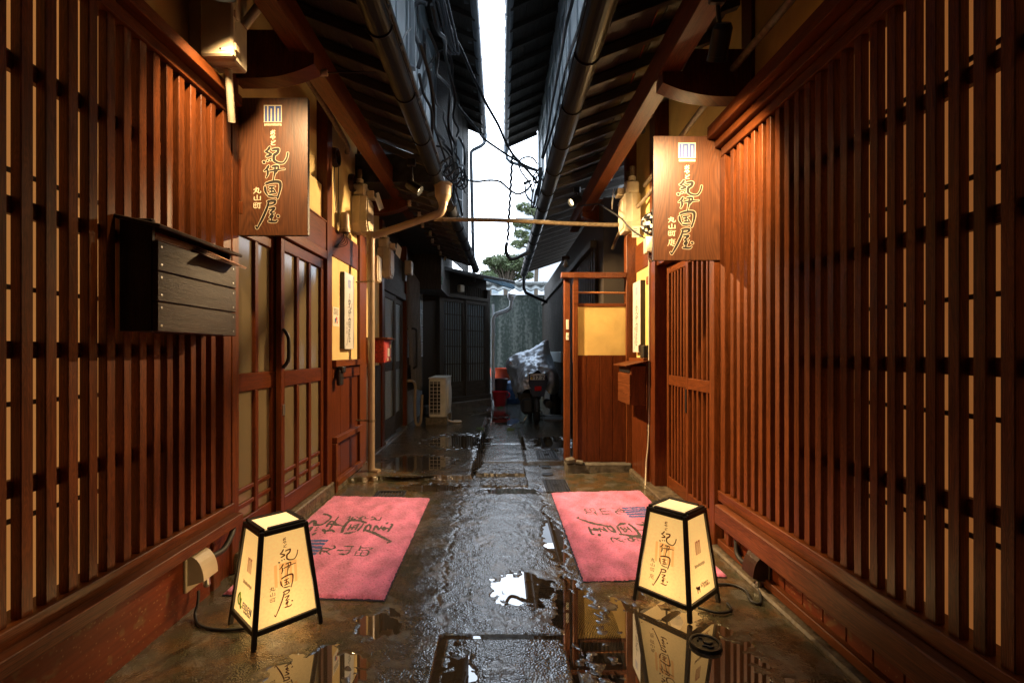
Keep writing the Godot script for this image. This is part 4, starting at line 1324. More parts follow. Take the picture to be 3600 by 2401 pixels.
# ---------------------------------------------------------------- signs
func signboard(label: String, x0: float, x1: float, y0: float, y1: float, z: float, niwa: bool) -> void:
	var t := thing("signboard", label, "sign", V((x0 + x1) / 2, y0, z), "hanging wooden signboards")
	box(t, "board", V((x0 + x1) / 2, (y0 + y1) / 2, z - 0.0145), V(x1 - x0, y1 - y0, 0.028), M.wood_dark, 0.002)
	var m := mat(Color.WHITE, 0.42, 0.0, picture(board_image(niwa)))
	m.heightmap_enabled = true
	m.heightmap_texture = M.wood_image
	m.heightmap_scale = 0.05
	face(t, "lettered_face", V(x0, y1, z), V(x1 - x0, 0, 0), V(0, y0 - y1, 0), m)
	var s := (x1 - x0) / 745.0
	letters(t, "small_lettering", "kinokuniya", 34 * s, M.mark_brown, V(x0 + 373 * s, y1 - 298 * s, z + 0.001), V(1, 0, 0), V(0, 1, 0))
	bar(t, "bracket", V((x0 + x1) / 2, y1 - 0.05, z - 0.04), V(x0 if x0 < 0 else x1, y1 - 0.05, z - 0.04), 0.02, 0.03, M.black)

func name_plate(label: String, sd: float, xw: float, xf: float, y0: float, y1: float, d0: float, d1: float, niwa: bool) -> void:
	var t := thing("name_plate", label, "plate", V(sd * xw, y0, -(d0 + d1) / 2), "white name plates beside the doors")
	span(t, "case", V(sd * xw, y0, -d0), V(sd * (xf + 0.001), y1, -d1), M.black, 0.002)
	var m := mat(Color.WHITE, 0.3, 0.0, picture(plate_image(niwa)))
	if sd < 0: face(t, "lettered_face", V(sd * xf, y1, -d0), V(0, 0, -(d1 - d0)), V(0, y0 - y1, 0), m)
	else: face(t, "lettered_face", V(sd * xf, y1, -d1), V(0, 0, d1 - d0), V(0, y0 - y1, 0), m)

# ---------------------------------------------------------------- floor lanterns
func lantern(label: String, at: Vector3, turn: float, niwa: bool) -> void:
	here = Transform3D(Basis(Vector3.UP, turn), at)
	var t := thing("floor_lantern", label, "lantern", Vector3.ZERO, "glowing floor lanterns")
	var b := 0.134
	var a := 0.088
	var H := 0.437
	var side := func(y: float) -> float: return lerpf(b, a, y / H)
	for k in [[1, 1], [1, -1], [-1, -1], [-1, 1]]:
		bar(t, "leg", V(b * k[0], 0.001, b * k[1]), V(a * k[0], H - 0.004, a * k[1]), 0.018, 0.018, M.frame_black, 0.002)
	var plain := Image.create(8, 8, false, Image.FORMAT_RGBA8)
	plain.fill(Color.WHITE)
	var prints := {0: shade_image(not niwa, niwa), 3: shade_image(niwa, niwa)}
	for f in 4:
		var n := Basis(Vector3.UP, f * PI / 2)
		for y in [0.058, 0.424]:
			var s: float = side.call(y)
			bar(t, "rail", n * V(-s + 0.010, y, s), n * V(s - 0.010, y, s), 0.017, 0.022, M.frame_black, 0.002)
		var st := begin()
		var y0 := 0.066
		var y1 := 0.416
		var s0: float = side.call(y0) - 0.009
		var s1: float = side.call(y1) - 0.009
		var o0: float = side.call(y0) - 0.002
		var o1: float = side.call(y1) - 0.002
		var p := [V(-s1, y1, o1), V(s1, y1, o1), V(s0, y0, o0), V(-s0, y0, o0)]
		var u := []
		for q in p: u.append(Vector2(0.5 + q.x / (2 * s0), (y1 - q.y) / (y1 - y0)))
		quad(st, n * p[0], n * p[1], n * p[2], n * p[3], n * V(0, 0.13, 0.99), u[0], u[1], u[2], u[3])
		var m := mat(lin(0.5, 0.40, 0.24), 0.55)
		m.emission_enabled = true
		m.emission_operator = BaseMaterial3D.EMISSION_OP_MULTIPLY
		m.emission = lin(1.10, 0.66, 0.215)
		m.backlight_enabled = true
		m.backlight = Color(0.9, 0.9, 0.9)
		var tex := picture(prints[f] if prints.has(f) else plain)
		m.albedo_texture = tex
		m.emission_texture = tex
		var panel := put(t, "shade", st.commit(), m)
		var nn: Vector3 = n * V(0, 0.13, 0.99)
		var rt: Vector3 = n * V(1, 0, 0)
		var up: Vector3 = (n * V(0, 0.99, -0.13))
		var on := func(x: float, y: float) -> Vector3:
			return n * V(x, y, float(side.call(y)) - 0.002) + nn * 0.0012
		var g := here.basis
		if (f == 3 and not niwa) or (f == 0 and niwa):
			letters(panel, "small_lettering", "kinokuniya", 0.019, M.mark_brown, on.call(0.0, 0.205), rt, up)
			if not niwa:
				letters(panel, "maker_lettering", "EIDEN", 0.034, mat(lin(0.02, 0.025, 0.12), 0.6), on.call(0.022, 0.115), rt, up, true)
				letters(panel, "maker_lettering", "ENGINEERING", 0.012, M.mark_black, on.call(0.025, 0.095), rt, up)
				var q := []
				for i in 18:
					var an := 0.3 - TAU * i / 17.0 * 0.80
					q.append(on.call(-0.062 + cos(an) * 0.016, 0.128 + sin(an) * 0.021) + nn * 0.001)
				q.append(on.call(-0.045, 0.100) + nn * 0.001)
				q.append(on.call(-0.034, 0.106) + nn * 0.001)
				tube(panel, "maker_emblem", q, 0.0028, mat(lin(0.14, 0.26, 0.01), 0.6), 6)
			else:
				letters(panel, "maker_lettering", "sheep", 0.026, M.mark_brown, on.call(0.024, 0.118), rt, up)
				pass
				var c: Vector3 = on.call(-0.036, 0.108)
				prism(panel, "maker_emblem", [Vector2(-0.016, 0.012), Vector2(-0.008, 0.016), Vector2(-0.002, 0.009), Vector2(0.014, 0.011), Vector2(0.018, 0.006), Vector2(0.017, -0.016), Vector2(0.013, -0.016), Vector2(0.012, -0.004), Vector2(0.000, -0.004), Vector2(-0.001, -0.016), Vector2(-0.005, -0.016), Vector2(-0.007, 0.002), Vector2(-0.014, 0.006)], 0.001, M.mark_brown, Transform3D(Basis(rt, up, nn.normalized()), c))
	# top: frame and lit panel
	for k in 4:
		var n := Basis(Vector3.UP, k * PI / 2)
		put(t, "top_rail", box_mesh(V(a * 2 - 0.026, 0.014, 0.019), 0.002), M.frame_black, Transform3D(n, n * V(0.012, H, a - 0.004)))
	var tm := mat(lin(0.75, 0.66, 0.48), 0.55)
	tm.emission_enabled = true
	tm.emission = lin(0.92, 0.60, 0.24)
	span(t, "top_shade", V(-a + 0.012, H - 0.004, -a + 0.012), V(a - 0.012, H + 0.001, a - 0.012), tm, 0.0)
	var bulb_m := mat(lin(0.8, 0.7, 0.5), 0.5)
	bulb_m.emission_enabled = true
	bulb_m.emission = lin(1.0, 0.62, 0.25)
	lathe(t, "bulb", V(0, 0.09, 0), [Vector2(0, -0.03), Vector2(0.02, -0.025), Vector2(0.03, 0.0), Vector2(0.02, 0.025), Vector2(0, 0.03)], bulb_m, 12)
	box(t, "bulb_holder", V(0, 0.045, 0), V(2 * b - 0.05, 0.012, 0.03), M.frame_black)
	var l := OmniLight3D.new()
	l.name = "bulb_light"
	l.light_color = lin(1.0, 0.62, 0.26)
	l.light_energy = 0.07
	l.light_size = 0.025
	l.omni_range = 4.0
	l.omni_attenuation = 2.0
	l.shadow_enabled = true
	t.add_child(l)
	l.position = V(0, 0.09, 0)
	here = Transform3D()

# ---------------------------------------------------------------- door mats
func door_mat(label: String, x0: float, x1: float, d0: float, d1: float, left: bool, skew: float) -> void:
	var t := thing("door_mat", label, "mat", V((x0 + x1) / 2, 0, -(d0 + d1) / 2), "pink door mats")
	var nx := 100
	var nz := 200
	var pos := PackedVector3Array()
	var nor := PackedVector3Array()
	var uvs := PackedVector2Array()
	var idx := PackedInt32Array()
	var hs := PackedFloat32Array()
	for j in nz + 1:
		for i in nx + 1:
			var u := float(i) / nx
			var v := float(j) / nz
			var rim := minf(minf(u, 1 - u) * (x1 - x0), minf(v, 1 - v) * (d1 - d0))
			var fuzz := rng.randf_range(-0.0022, 0.0022) + 0.004 * nb.get_noise_2d(u * 0.9 + x0, v * 1.6)
			var h := 0.017 - 0.013 * pow(clampf(1.0 - rim / 0.016, 0.0, 1.0), 2.0) + fuzz
			var jag := (1.0 - clampf(rim / 0.02, 0.0, 1.0)) * 0.004
			var x := lerpf(x0, x1, u) + skew * (v - 0.5) + rng.randf_range(-jag, jag)
			var d := lerpf(d0, d1, v) + rng.randf_range(-jag, jag) + (0.05 * (u - 0.5) if left else -0.05 * (u - 0.5)) * -1.0
			pos.append(V(x, h + maxf(0.0, ground_bump(x, d)), -d))
			uvs.append(Vector2(v, u) if left else Vector2(1.0 - v, 1.0 - u))
	for j in nz + 1:
		for i in nx + 1:
			var k := j * (nx + 1) + i
			var ex := pos[k + 1 if i < nx else k] - pos[k - 1 if i > 0 else k]
			var ez := pos[k + nx + 1 if j < nz else k] - pos[k - nx - 1 if j > 0 else k]
			nor.append(ex.cross(ez).normalized())
			if i < nx and j < nz: idx.append_array([k, k + nx + 1, k + 1, k + 1, k + nx + 1, k + nx + 2])
	var arrays := []
	arrays.resize(Mesh.ARRAY_MAX)
	arrays[Mesh.ARRAY_VERTEX] = pos
	arrays[Mesh.ARRAY_NORMAL] = nor
	arrays[Mesh.ARRAY_TEX_UV] = uvs
	arrays[Mesh.ARRAY_INDEX] = idx
	var am := ArrayMesh.new()
	am.add_surface_from_arrays(Mesh.PRIMITIVE_TRIANGLES, arrays)
	var m := mat(Color.WHITE, 0.95, 0.0, picture(mat_image(not left)))
	m.rim_enabled = true
	m.rim = 0.4
	put(t, "pile", am, m)
	var backing := begin()
	var y := 0.0045
	var c := [pos[0], pos[nx], pos[(nz + 1) * (nx + 1) - 1], pos[nz * (nx + 1)]]
	var mid: Vector3 = (c[0] + c[1] + c[2] + c[3]) / 4.0
	for k in 4:
		c[k] = mid + (c[k] - mid) * 1.006
		c[k].y = y
	quad(backing, c[0], c[1], c[2], c[3], Vector3.UP)
	for k in 4:
		var q: Vector3 = c[(k + 1) % 4]
		var dd: Vector3 = (q - c[k]).cross(Vector3.UP).normalized()
		quad(backing, c[k], q, q - V(0, 0.008, 0), c[k] - V(0, 0.008, 0), dd if dd.dot(c[k] - mid) > 0 else -dd)
	put(t, "backing", backing.commit(), mat(lin(0.012, 0.014, 0.045), 0.8))

func ground_bump(x: float, d: float) -> float: return 0.003 * nb.get_noise_2d(x, d)

# ---------------------------------------------------------------- lamps
func spot(called: String, label: String, at: Vector3, aim: Vector3, energy: float, angle: float, blend: float, mount: Vector3) -> void:
	var t := thing(called, label, "spotlight", at, "spotlights under the eaves")
	var d := (aim - at).normalized()
	var bs := Basis.looking_at(d, Vector3.UP)
	var q := bs * Basis(V(1, 0, 0), -PI / 2)          # local y along the beam
	var r := 0.042
	put(t, "housing", lathe_mesh([Vector2(0, -0.125), Vector2(r * 0.7, -0.125), Vector2(r, -0.105), Vector2(r, 0.0), Vector2(r * 1.06, 0.0), Vector2(r * 1.06, 0.02), Vector2(r * 0.93, 0.02), Vector2(r * 0.90, -0.01)], 20), M.black, Transform3D(q, at))
	var lm := mat(lin(0.8, 0.8, 0.7), 0.4)
	lm.emission_enabled = true
	lm.emission = lin(1.0, 0.75, 0.42)
	lm.emission_energy_multiplier = 6.0
	put(t, "lamp_lens", lathe_mesh([Vector2(0, -0.012), Vector2(r * 0.9, -0.012), Vector2(r * 0.9, -0.010), Vector2(0, -0.010)], 16), lm, Transform3D(q, at))
	tube(t, "yoke", [at - d * 0.06, (at - d * 0.06).lerp(mount, 0.5), mount], 0.010, M.black, 8, false)
	box(t, "mount", mount, V(0.07, 0.07, 0.03), M.black, 0.006)
	var l := SpotLight3D.new()
	l.name = "spot_light"
	l.light_color = lin(1.0, 0.66, 0.32)
	l.light_energy = energy
	l.light_size = 0.03
	l.spot_angle = angle
	l.spot_angle_attenuation = blend
	l.spot_range = 12.0
	l.spot_attenuation = 2.0
	l.shadow_enabled = true
	t.add_child(l)
	l.global_transform = Transform3D(bs, at + d * 0.024)

func build_lamps() -> void:
	spot("spotlight", "lit spotlight beside the grey control box, over the dark mailbox", V(-1.15, 2.63, -2.0), V(-1.13, 0.45, -3.05), 2.9, 56.0, 0.85, V(-1.10, 2.765, -1.95))
	spot("spotlight", "black can spotlight screwed to the beam near porcelain insulators", V(0.985, 2.50, -2.20), V(1.12, 0.85, -3.60), 4.7, 52.0, 0.7, V(0.93, 2.685, -2.08))
	spot("spotlight", "lit spotlight flaring under the eave over the low plastered wall", V(0.74, 2.72, -5.05), V(-1.42, 1.30, -3.85), 16.0, 31.0, 0.3, V(0.80, 2.86, -5.10))
	spot("spotlight", "black spotlight under the eave beside the drain hopper", V(-0.72, 2.56, -4.2), V(1.25, 1.28, -3.95), 22.0, 37.0, 0.35, V(-0.78, 2.80, -4.2))
	# the round pierced lamp behind the right signboard
	var t := thing("wall_lamp", "round pierced wall lamp glowing behind the signboard edge", "lamp", V(1.235, 2.17, -3.85))
	var st := begin()
	var n := 12
	for i in range(1, n):
		for k in 18:
			if (i + k) % 3 == 0 and i > 2 and i < n - 2: continue
			var p := []
			for e in [[0, 0], [1, 0], [1, 1], [0, 1]]:
				var th: float = PI * (i + e[1]) / n
				var ph: float = TAU * (k + e[0]) / 18
				p.append(V(sin(th) * cos(ph), cos(th), sin(th) * sin(ph)))
			quad(st, p[0] * 0.095, p[1] * 0.095, p[2] * 0.095, p[3] * 0.095, (p[0] + p[2]).normalized())
	put(t, "pierced_shell", st.commit(), M.black, Transform3D(Basis(), V(1.205, 2.17, -3.84)))
	var gm := mat(lin(0.9, 0.8, 0.6), 0.5)
	gm.emission_enabled = true
	gm.emission = lin(1.0, 0.72, 0.36)
	gm.emission_energy_multiplier = 5.0
	lathe(t, "lamp_globe", V(1.205, 2.17, -3.84), [Vector2(0, -0.06), Vector2(0.035, -0.048), Vector2(0.06, 0), Vector2(0.035, 0.048), Vector2(0, 0.06)], gm, 14)
	tube(t, "arm", [V(1.205, 2.26, -3.84), V(1.22, 2.30, -3.84), V(1.36, 2.30, -3.84)], 0.010, M.black, 8)
	var l := OmniLight3D.new()
	l.name = "globe_light"
	l.light_color = lin(1.0, 0.70, 0.34)
	l.light_energy = 1.6
	l.light_size = 0.05
	l.omni_range = 6.0
	l.omni_attenuation = 2.0
	l.shadow_enabled = true
	t.add_child(l)
	l.global_position = V(1.205, 2.17, -3.84)
	# an unlit bulb further in
	var u := thing("bare_bulb", "unlit bare bulb in its holder under the far right eave", "bulb", V(0.80, 2.45, -6.3))
	lathe(u, "holder", V(0.84, 2.36, -6.3), [Vector2(0, 0), Vector2(0.055, 0), Vector2(0.055, 0.035), Vector2(0, 0.035)], M.wood_box, 14)
	lathe(u, "glass", V(0.84, 2.27, -6.3), [Vector2(0, -0.02), Vector2(0.025, -0.012), Vector2(0.035, 0.012), Vector2(0.02, 0.05), Vector2(0.014, 0.09)], mat(lin(0.3, 0.28, 0.26), 0.08), 14)

# ---------------------------------------------------------------- boxes, meters and pipes
func gas_meter(label: String, at: Vector3, sd: float, s: float, tag_turn: float) -> void:
	# the face looks into the alley; at is the middle of the back
	here = Transform3D(Basis(Vector3.UP, -sd * PI / 2).scaled(V(s, s, s)), at)   # local +z points into the alley
	var t := thing("gas_meter", label, "gas meter", Vector3.ZERO, "gas meters on the walls")
	prism(t, "back_case", [Vector2(-0.10, 0.10), Vector2(0.10, 0.10), Vector2(0.105, -0.13), Vector2(0.07, -0.19), Vector2(-0.07, -0.19), Vector2(-0.105, -0.13)], 0.065, M.cream, Transform3D(Basis(), V(0, 0, 0.034)))
	prism(t, "front_case", [Vector2(-0.10, 0.10), Vector2(0.10, 0.10), Vector2(0.105, -0.13), Vector2(0.07, -0.20), Vector2(-0.07, -0.20), Vector2(-0.105, -0.13)], 0.055, M.cream_grey, Transform3D(Basis(), V(0, 0, 0.098)))
	prism(t, "flange", [Vector2(-0.11, 0.105), Vector2(0.11, 0.105), Vector2(0.113, -0.13), Vector2(0.075, -0.205), Vector2(-0.075, -0.205), Vector2(-0.113, -0.13)], 0.006, M.cream, Transform3D(Basis(), V(0, 0, 0.068)))
	prism(t, "cover_plate", [Vector2(-0.082, 0.075), Vector2(0.082, 0.075), Vector2(0.086, -0.12), Vector2(0.055, -0.175), Vector2(-0.055, -0.175), Vector2(-0.086, -0.12)], 0.012, M.cream, Transform3D(Basis(), V(0, 0, 0.131)))
	box(t, "head", V(0, 0.155, 0.06), V(0.19, 0.10, 0.10), M.cream, 0.012)
	var dial := box(t, "counter", V(0.0, 0.13, 0.145), V(0.10, 0.06, 0.06), M.cream, 0.006)
	box(dial, "dial_window", V(0, 0.135, 0.1765), V(0.07, 0.032, 0.004), M.black, 0.001)
	for k in [[-0.07, 0.055], [0.07, 0.055], [-0.075, -0.10], [0.075, -0.10], [0.0, -0.16]]:
		lathe(t, "screw", V(k[0], k[1], 0.138), [Vector2(0, 0), Vector2(0.007, 0), Vector2(0.006, 0.005), Vector2(0, 0.006)], M.steel, 8, V(PI / 2, 0, 0))
	for x in [-0.06, 0.06]:
		tube(t, "inlet_pipe", [V(x, 0.20, 0.06), V(x, 0.33, 0.06)], 0.019, M.pipe_rust, 10, false)
		lathe(t, "union_nut", V(x, 0.215, 0.06), [Vector2(0, 0), Vector2(0.032, 0), Vector2(0.032, 0.028), Vector2(0.024, 0.034), Vector2(0, 0.034)], M.cream, 8)
	put(t, "paper_tag", box_mesh(V(0.10, 0.14, 0.002), 0.0005), M.white_paper, Transform3D(Basis.from_euler(V(-0.1, -0.3, tag_turn)), V(-0.06 * sd, 0.10, 0.19)))
	here = Transform3D()

func build_fittings() -> void:
	signboard("wooden signboard hung over the left glazed doors, without a fourth small character", -1.400, -1.031, 1.773, 2.504, -2.572, false)
	signboard("brighter wooden signboard beside the slatted doors, four small characters at left", 0.900, 1.298, 1.694, 2.426, -2.853, true)
	name_plate("white name plate on plaster between glazed doors and grey downpipe", -1.0, 1.40, 1.361, 1.18, 1.851, 4.198, 4.467, false)
	name_plate("white name plate on yellow plaster above the brown wooden mailbox", 1.0, 1.29, 1.245, 1.152, 1.798, 4.32, 4.565, true)
	# dark mailbox on the left slats
	var t := thing("mailbox", "large dark brown plank mailbox with a newspaper, hung on slatted window", "mailbox", V(-1.33, 1.22, -2.02))
	for k in 3:
		var y := 1.226 + k * 0.112
		var p := span(t, "plank", V(-1.255, y, -1.764), V(-1.275, y + 0.109, -2.286), M.wood_box, 0.003)
		for d in [1.785, 2.262]:
			for e in [0.022, 0.088]: lathe(p, "screw", V(-1.256, y + e, -d), [Vector2(0, 0), Vector2(0.0055, 0), Vector2(0.005, 0.002), Vector2(0, 0.0025)], M.steel, 8, V(0, 0, -PI / 2))
	span(t, "side", V(-1.276, 1.226, -1.764), V(-1.398, 1.64, -1.782), M.wood_dark)
	span(t, "side", V(-1.276, 1.226, -2.268), V(-1.398, 1.64, -2.286), M.wood_dark)
	span(t, "bottom", V(-1.276, 1.228, -1.783), V(-1.398, 1.243, -2.267), M.wood_dark)
	put(t, "lid", box_mesh(V(0.185, 0.014, 0.56), 0.003), M.wood_box, Transform3D(Basis(V(0, 0, 1), -0.22), V(-1.325, 1.628, -2.025)))
	span(t, "divider", V(-1.29, 1.57, -1.80), V(-1.30, 1.60, -2.2), M.wood)
	var n := thing("newspaper", "folded newspaper sticking out of the dark plank mailbox", "newspaper", V(-1.26, 1.57, -2.15))
	for k in 3: put(n, "sheet", box_mesh(V(0.14, 0.0025, 0.25 - 0.01 * k), 0.0005), mat(lin(0.5, 0.40 - 0.06 * k, 0.36 - 0.07 * k), 0.8), Transform3D(Basis.from_euler(V(0, 0.05 * k, -0.42)), V(-1.262 + 0.004 * k, 1.568 + k * 0.004, -2.14 - 0.01 * k)))
	# brown mailbox on the right
	t = thing("mailbox", "small orange brown wooden mailbox with sloping lid by the slatted doors", "mailbox", V(1.17, 0.7, -4.37))
	span(t, "body", V(1.105, 0.70, -4.115), V(1.235, 1.035, -4.52), M.wood_mail, 0.004)
	for k in 3: span(t, "plank", V(1.093, 0.70 + k * 0.088, -4.112), V(1.104, 0.70 + k * 0.088 + 0.086, -4.523), M.wood_mail)
	span(t, "slot", V(1.099, 0.972, -4.14), V(1.104, 1.018, -4.50), M.black)
	put(t, "lid", box_mesh(V(0.20, 0.012, 0.46), 0.003), M.wood_mail, Transform3D(Basis(V(0, 0, 1), 0.22), V(1.155, 1.055, -4.317)))
	span(t, "backboard", V(1.236, 0.66, -4.10), V(1.244, 1.07, -4.54), M.wood_mail)
	# red postbox further in
	t = thing("mailbox", "red painted metal postbox with worn edges behind the grey downpipe", "mailbox", V(-1.30, 1.03, -5.2))
	span(t, "body", V(-1.22, 1.04, -5.03), V(-1.395, 1.285, -5.34), M.red_paint, 0.004)
	span(t, "door", V(-1.213, 1.05, -5.06), V(-1.219, 1.235, -5.32), M.pink_paint)
	span(t, "lid", V(-1.175, 1.287, -4.99), V(-1.40, 1.303, -5.38), M.wood_beam)
	box(t, "label", V(-1.210, 1.15, -5.20), V(0.003, 0.085, 0.10), M.white_paper, 0.0)
	box(t, "label", V(-1.210, 1.215, -5.28), V(0.003, 0.035, 0.05), M.mark_cream, 0.0)
	for d in [5.12, 5.27]: box(t, "latch", V(-1.206, 1.075, -d), V(0.012, 0.03, 0.04), M.cream)
	# meters
	gas_meter("cream gas meter high on the left plaster over the downpipe elbow", V(-1.40, 2.50, -4.62), -1.0, 1.12, 0.5)
	gas_meter("cream gas meter behind the downpipe, over the red postbox", V(-1.36, 2.19, -5.40), -1.0, 1.05, -0.45)
	gas_meter("cream gas meter with white tag over the low plastered wall", V(1.245, 2.46, -4.42), 1.0, 1.10, 0.3)
	gas_meter("gas meter in shadow beyond the low plastered wall", V(1.26, 2.30, -5.45), 1.0, 1.0, 0.2)
	t = thing("paper_card", "printed card hanging below the gas meter beside slatted doors", "card", V(1.2, 2.2, -4.3))
	box(t, "sheet", V(1.185, 2.21, -4.25), V(0.07, 0.10, 0.002), M.white_paper, 0.0)
	for k in 4: box(t, "print_line", V(1.18 + 0.006 * (k % 2), 2.235 - k * 0.018, -4.2485), V(0.035 - 0.006 * (k % 3), 0.005, 0.001), M.mark_black, 0.0)
	t = thing("breaker_box", "slim cream breaker box between downpipe and gas meter", "electric box", V(-1.33, 1.92, -5.05))
	box(t, "case", V(-1.335, 2.02, -5.06), V(0.12, 0.27, 0.14), M.cream, 0.006)
	box(t, "door", V(-1.270, 2.02, -5.06), V(0.008, 0.24, 0.12), M.cream_grey, 0.003)
	# control box over the slats
	t = thing("control_box", "big grey plastic control box under the eave above slatted window", "electric box", V(-1.32, 2.48, -2.36))
	box(t, "case", V(-1.298, 2.675, -2.285), V(0.138, 0.36, 0.11), M.cream_grey, 0.008)
	var lid := box(t, "lid", V(-1.296, 2.68, -2.212), V(0.148, 0.36, 0.034), M.cream, 0.012)
	box(lid, "label", V(-1.262, 2.527, -2.194), V(0.042, 0.013, 0.002), M.white_paper, 0.0)
	box(lid, "label_mark", V(-1.276, 2.527, -2.1925), V(0.009, 0.010, 0.002), M.mark_black, 0.0)
	span(t, "wall_mount", V(-1.367, 2.52, -2.25), V(-1.459, 2.84, -2.33), M.cream_grey)
	for y in [2.55, 2.70]: box(t, "latch", V(-1.222, y, -2.225), V(0.016, 0.035, 0.035), M.cream, 0.004)
	for x in [-1.335, -1.298, -1.26]: lathe(t, "knockout", V(x, 2.494, -2.29), [Vector2(0.018, 0), Vector2(0.020, -0.003), Vector2(0.018, -0.004), Vector2(0.012, -0.002)], M.cream_grey, 14)
	var path := []
	for k in 60: path.append(V(-1.30 - 0.0006 * k, 2.495 - k * 0.0035, -2.30 - 0.0016 * k))
	tube(t, "conduit", path, 0.017, M.cream_grey, 10, false, 0.10)
	path = []
	for k in 60:
		var s := k / 59.0
		path.append(V(-1.228 + 0.11 * s, 2.70 + 0.17 * s, -2.30 - 0.02 * s))
	tube(t, "conduit", path, 0.02, M.cream_grey, 10, false, 0.10)
	t = thing("conduit_stub", "short ribbed conduit end on the dark left beam", "conduit", V(-1.03, 2.72, -2.74))
	path = []
	for k in 24: path.append(V(-1.045 + k * 0.0026, 2.735, -2.74))
	tube(t, "sleeve", path, 0.018, M.cream, 10, false, 0.12)
	tube(t, "wire", [V(-1.0, 2.735, -2.74), V(-0.9, 2.742, -2.75), V(-0.72, 2.76, -2.78)], 0.004, M.cable, 6)
	# siren-shaped wire cover and intercom by the left doors
	t = thing("cable_entry", "grey brown cable entry cap on the left plaster, wires hanging below", "cap", V(-1.36, 2.2, -4.12))
	lathe(t, "cap", V(-1.335, 2.17, -4.12), [Vector2(0.035, 0), Vector2(0.050, 0.0), Vector2(0.048, 0.025), Vector2(0.041, 0.03), Vector2(0.038, 0.15), Vector2(0.028, 0.168), Vector2(0, 0.17)], M.pipe, 16)
	for k in 4: tube(t, "wire", [V(-1.34 + 0.008 * k, 2.20, -4.12), V(-1.345 + 0.012 * k, 2.12 - 0.015 * k, -4.11), V(-1.37, 2.06 - 0.01 * k, -4.06), V(-1.385, 2.03, -4.02)], 0.0035, M.cable, 5)
	for e in [[4.02, 0.012], [4.10, -0.01]]: tube(t, "wire", [V(-1.385, 2.84, -e[0] - 0.03), V(-1.385, 2.66, -e[0] + e[1]), V(-1.385, 2.5, -e[0] + e[1]), V(-1.375, 2.32, -e[0] - e[1])], 0.004, M.cable, 5)
	for d in [4.02, 4.48]:
		var v := thing("vent_cap", "round wall vent high on plaster beside the signboard" if d < 4.2 else "round wall vent high on plaster beside the gas meter", "vent", V(-1.39, 2.82, -d))
		put(v, "ring", lathe_mesh([Vector2(0.052, 0), Vector2(0.078, 0.0), Vector2(0.080, 0.02), Vector2(0.072, 0.045), Vector2(0.062, 0.045), Vector2(0.060, 0.02)], 24), M.wood_box, Transform3D(Basis(V(0, 0, 1), -PI / 2), V(-1.40, 2.82 - (0.05 if d < 4.2 else 0.10), -d)))
		put(v, "opening", lathe_mesh([Vector2(0, 0.012), Vector2(0.062, 0.012)], 20), M.black, Transform3D(Basis(V(0, 0, 1), -PI / 2), V(-1.40, 2.82 - (0.05 if d < 4.2 else 0.10), -d)))
	t = thing("intercom", "black intercom box on the wooden post left of the plaster panel", "intercom", V(-1.35, 0.85, -4.0))
	box(t, "case", V(-1.345, 0.94, -4.03), V(0.035, 0.13, 0.09), M.black, 0.008)
	box(t, "hood", V(-1.335, 1.005, -4.04), V(0.055, 0.055, 0.08), M.black, 0.01)
	t = thing("intercom", "black intercom on the sill under the right name plate", "intercom", V(1.25, 1.1, -4.2))
	box(t, "case", V(1.25, 1.155, -4.20), V(0.06, 0.11, 0.10), M.black, 0.008)
	box(t, "hood", V(1.235, 1.185, -4.25), V(0.05, 0.07, 0.05), M.wood_box, 0.012)
	t = thing("paper_notice", "small printed notice with colour picture on left plaster", "notice", V(-1.395, 1.37, -4.08))
	box(t, "sheet", V(-1.398, 1.45, -4.085), V(0.002, 0.16, 0.15), M.white_paper, 0.0)
	for k in 5: box(t, "print_line", V(-1.3965, 1.515 - k * 0.011, -4.085), V(0.001, 0.004, 0.12 - 0.012 * (k % 3)), M.mark_black, 0.0)
	for k in [[1.42, 4.07, 0.02, Color(0.04, 0.10, 0.25)], [1.435, 4.10, 0.016, Color(0.4, 0.03, 0.05)], [1.405, 4.11, 0.013, Color(0.35, 0.05, 0.06)], [1.40, 4.06, 0.012, Color(0.25, 0.2, 0.12)]]:
		put(t, "print_spot", lathe_mesh([Vector2(0, 0.0005), Vector2(k[2], 0.0005), Vector2(k[2], 0)], 12), mat(lin(k[3].r, k[3].g, k[3].b), 0.8), Transform3D(Basis(V(0, 0, 1), -PI / 2), V(-1.397, k[0], -k[1])))
	t = thing("amulet", "red and gold charm hanging on a cord right of the name plate", "charm", V(1.27, 1.78, -4.15))
	box(t, "pouch", V(1.265, 1.765, -4.155), V(0.035, 0.07, 0.012), mat(lin(0.45, 0.06, 0.04), 0.6), 0.004)
	box(t, "gold_panel", V(1.265, 1.765, -4.147), V(0.016, 0.055, 0.003), M.mark_cream, 0.0)
	tube(t, "cord", [V(1.265, 1.80, -4.155), V(1.266, 1.92, -4.153)], 0.002, M.cloth_wire, 5, false)
	t = thing("junction_box", "small grey junction box with tangled wires beside the round lamp", "electric box", V(1.22, 2.0, -3.95))
	box(t, "case", V(1.215, 2.03, -3.98), V(0.06, 0.13, 0.09), M.cream_grey, 0.004)
	for k in 5: tube(t, "wire", [V(1.215, 1.97, -3.95), V(1.20 + 0.012 * k, 1.92, -3.94), V(1.21 + 0.02 * (k % 3), 1.88 + 0.01 * k, -3.92), V(1.25, 1.90 + 0.02 * k, -3.95)], 0.0035, M.cable, 5)
	t = thing("hanging_cord", "pale cord running down the post left of the slatted doors", "cord", V(1.26, 0, -4.1))
	tube(t, "cord", [V(1.262, 1.95, -4.12), V(1.262, 1.0, -4.12), V(1.258, 0.45, -4.12), V(1.235, 0.2, -4.11), V(1.20, 0.012, -4.02)], 0.007, M.cream_grey, 6)

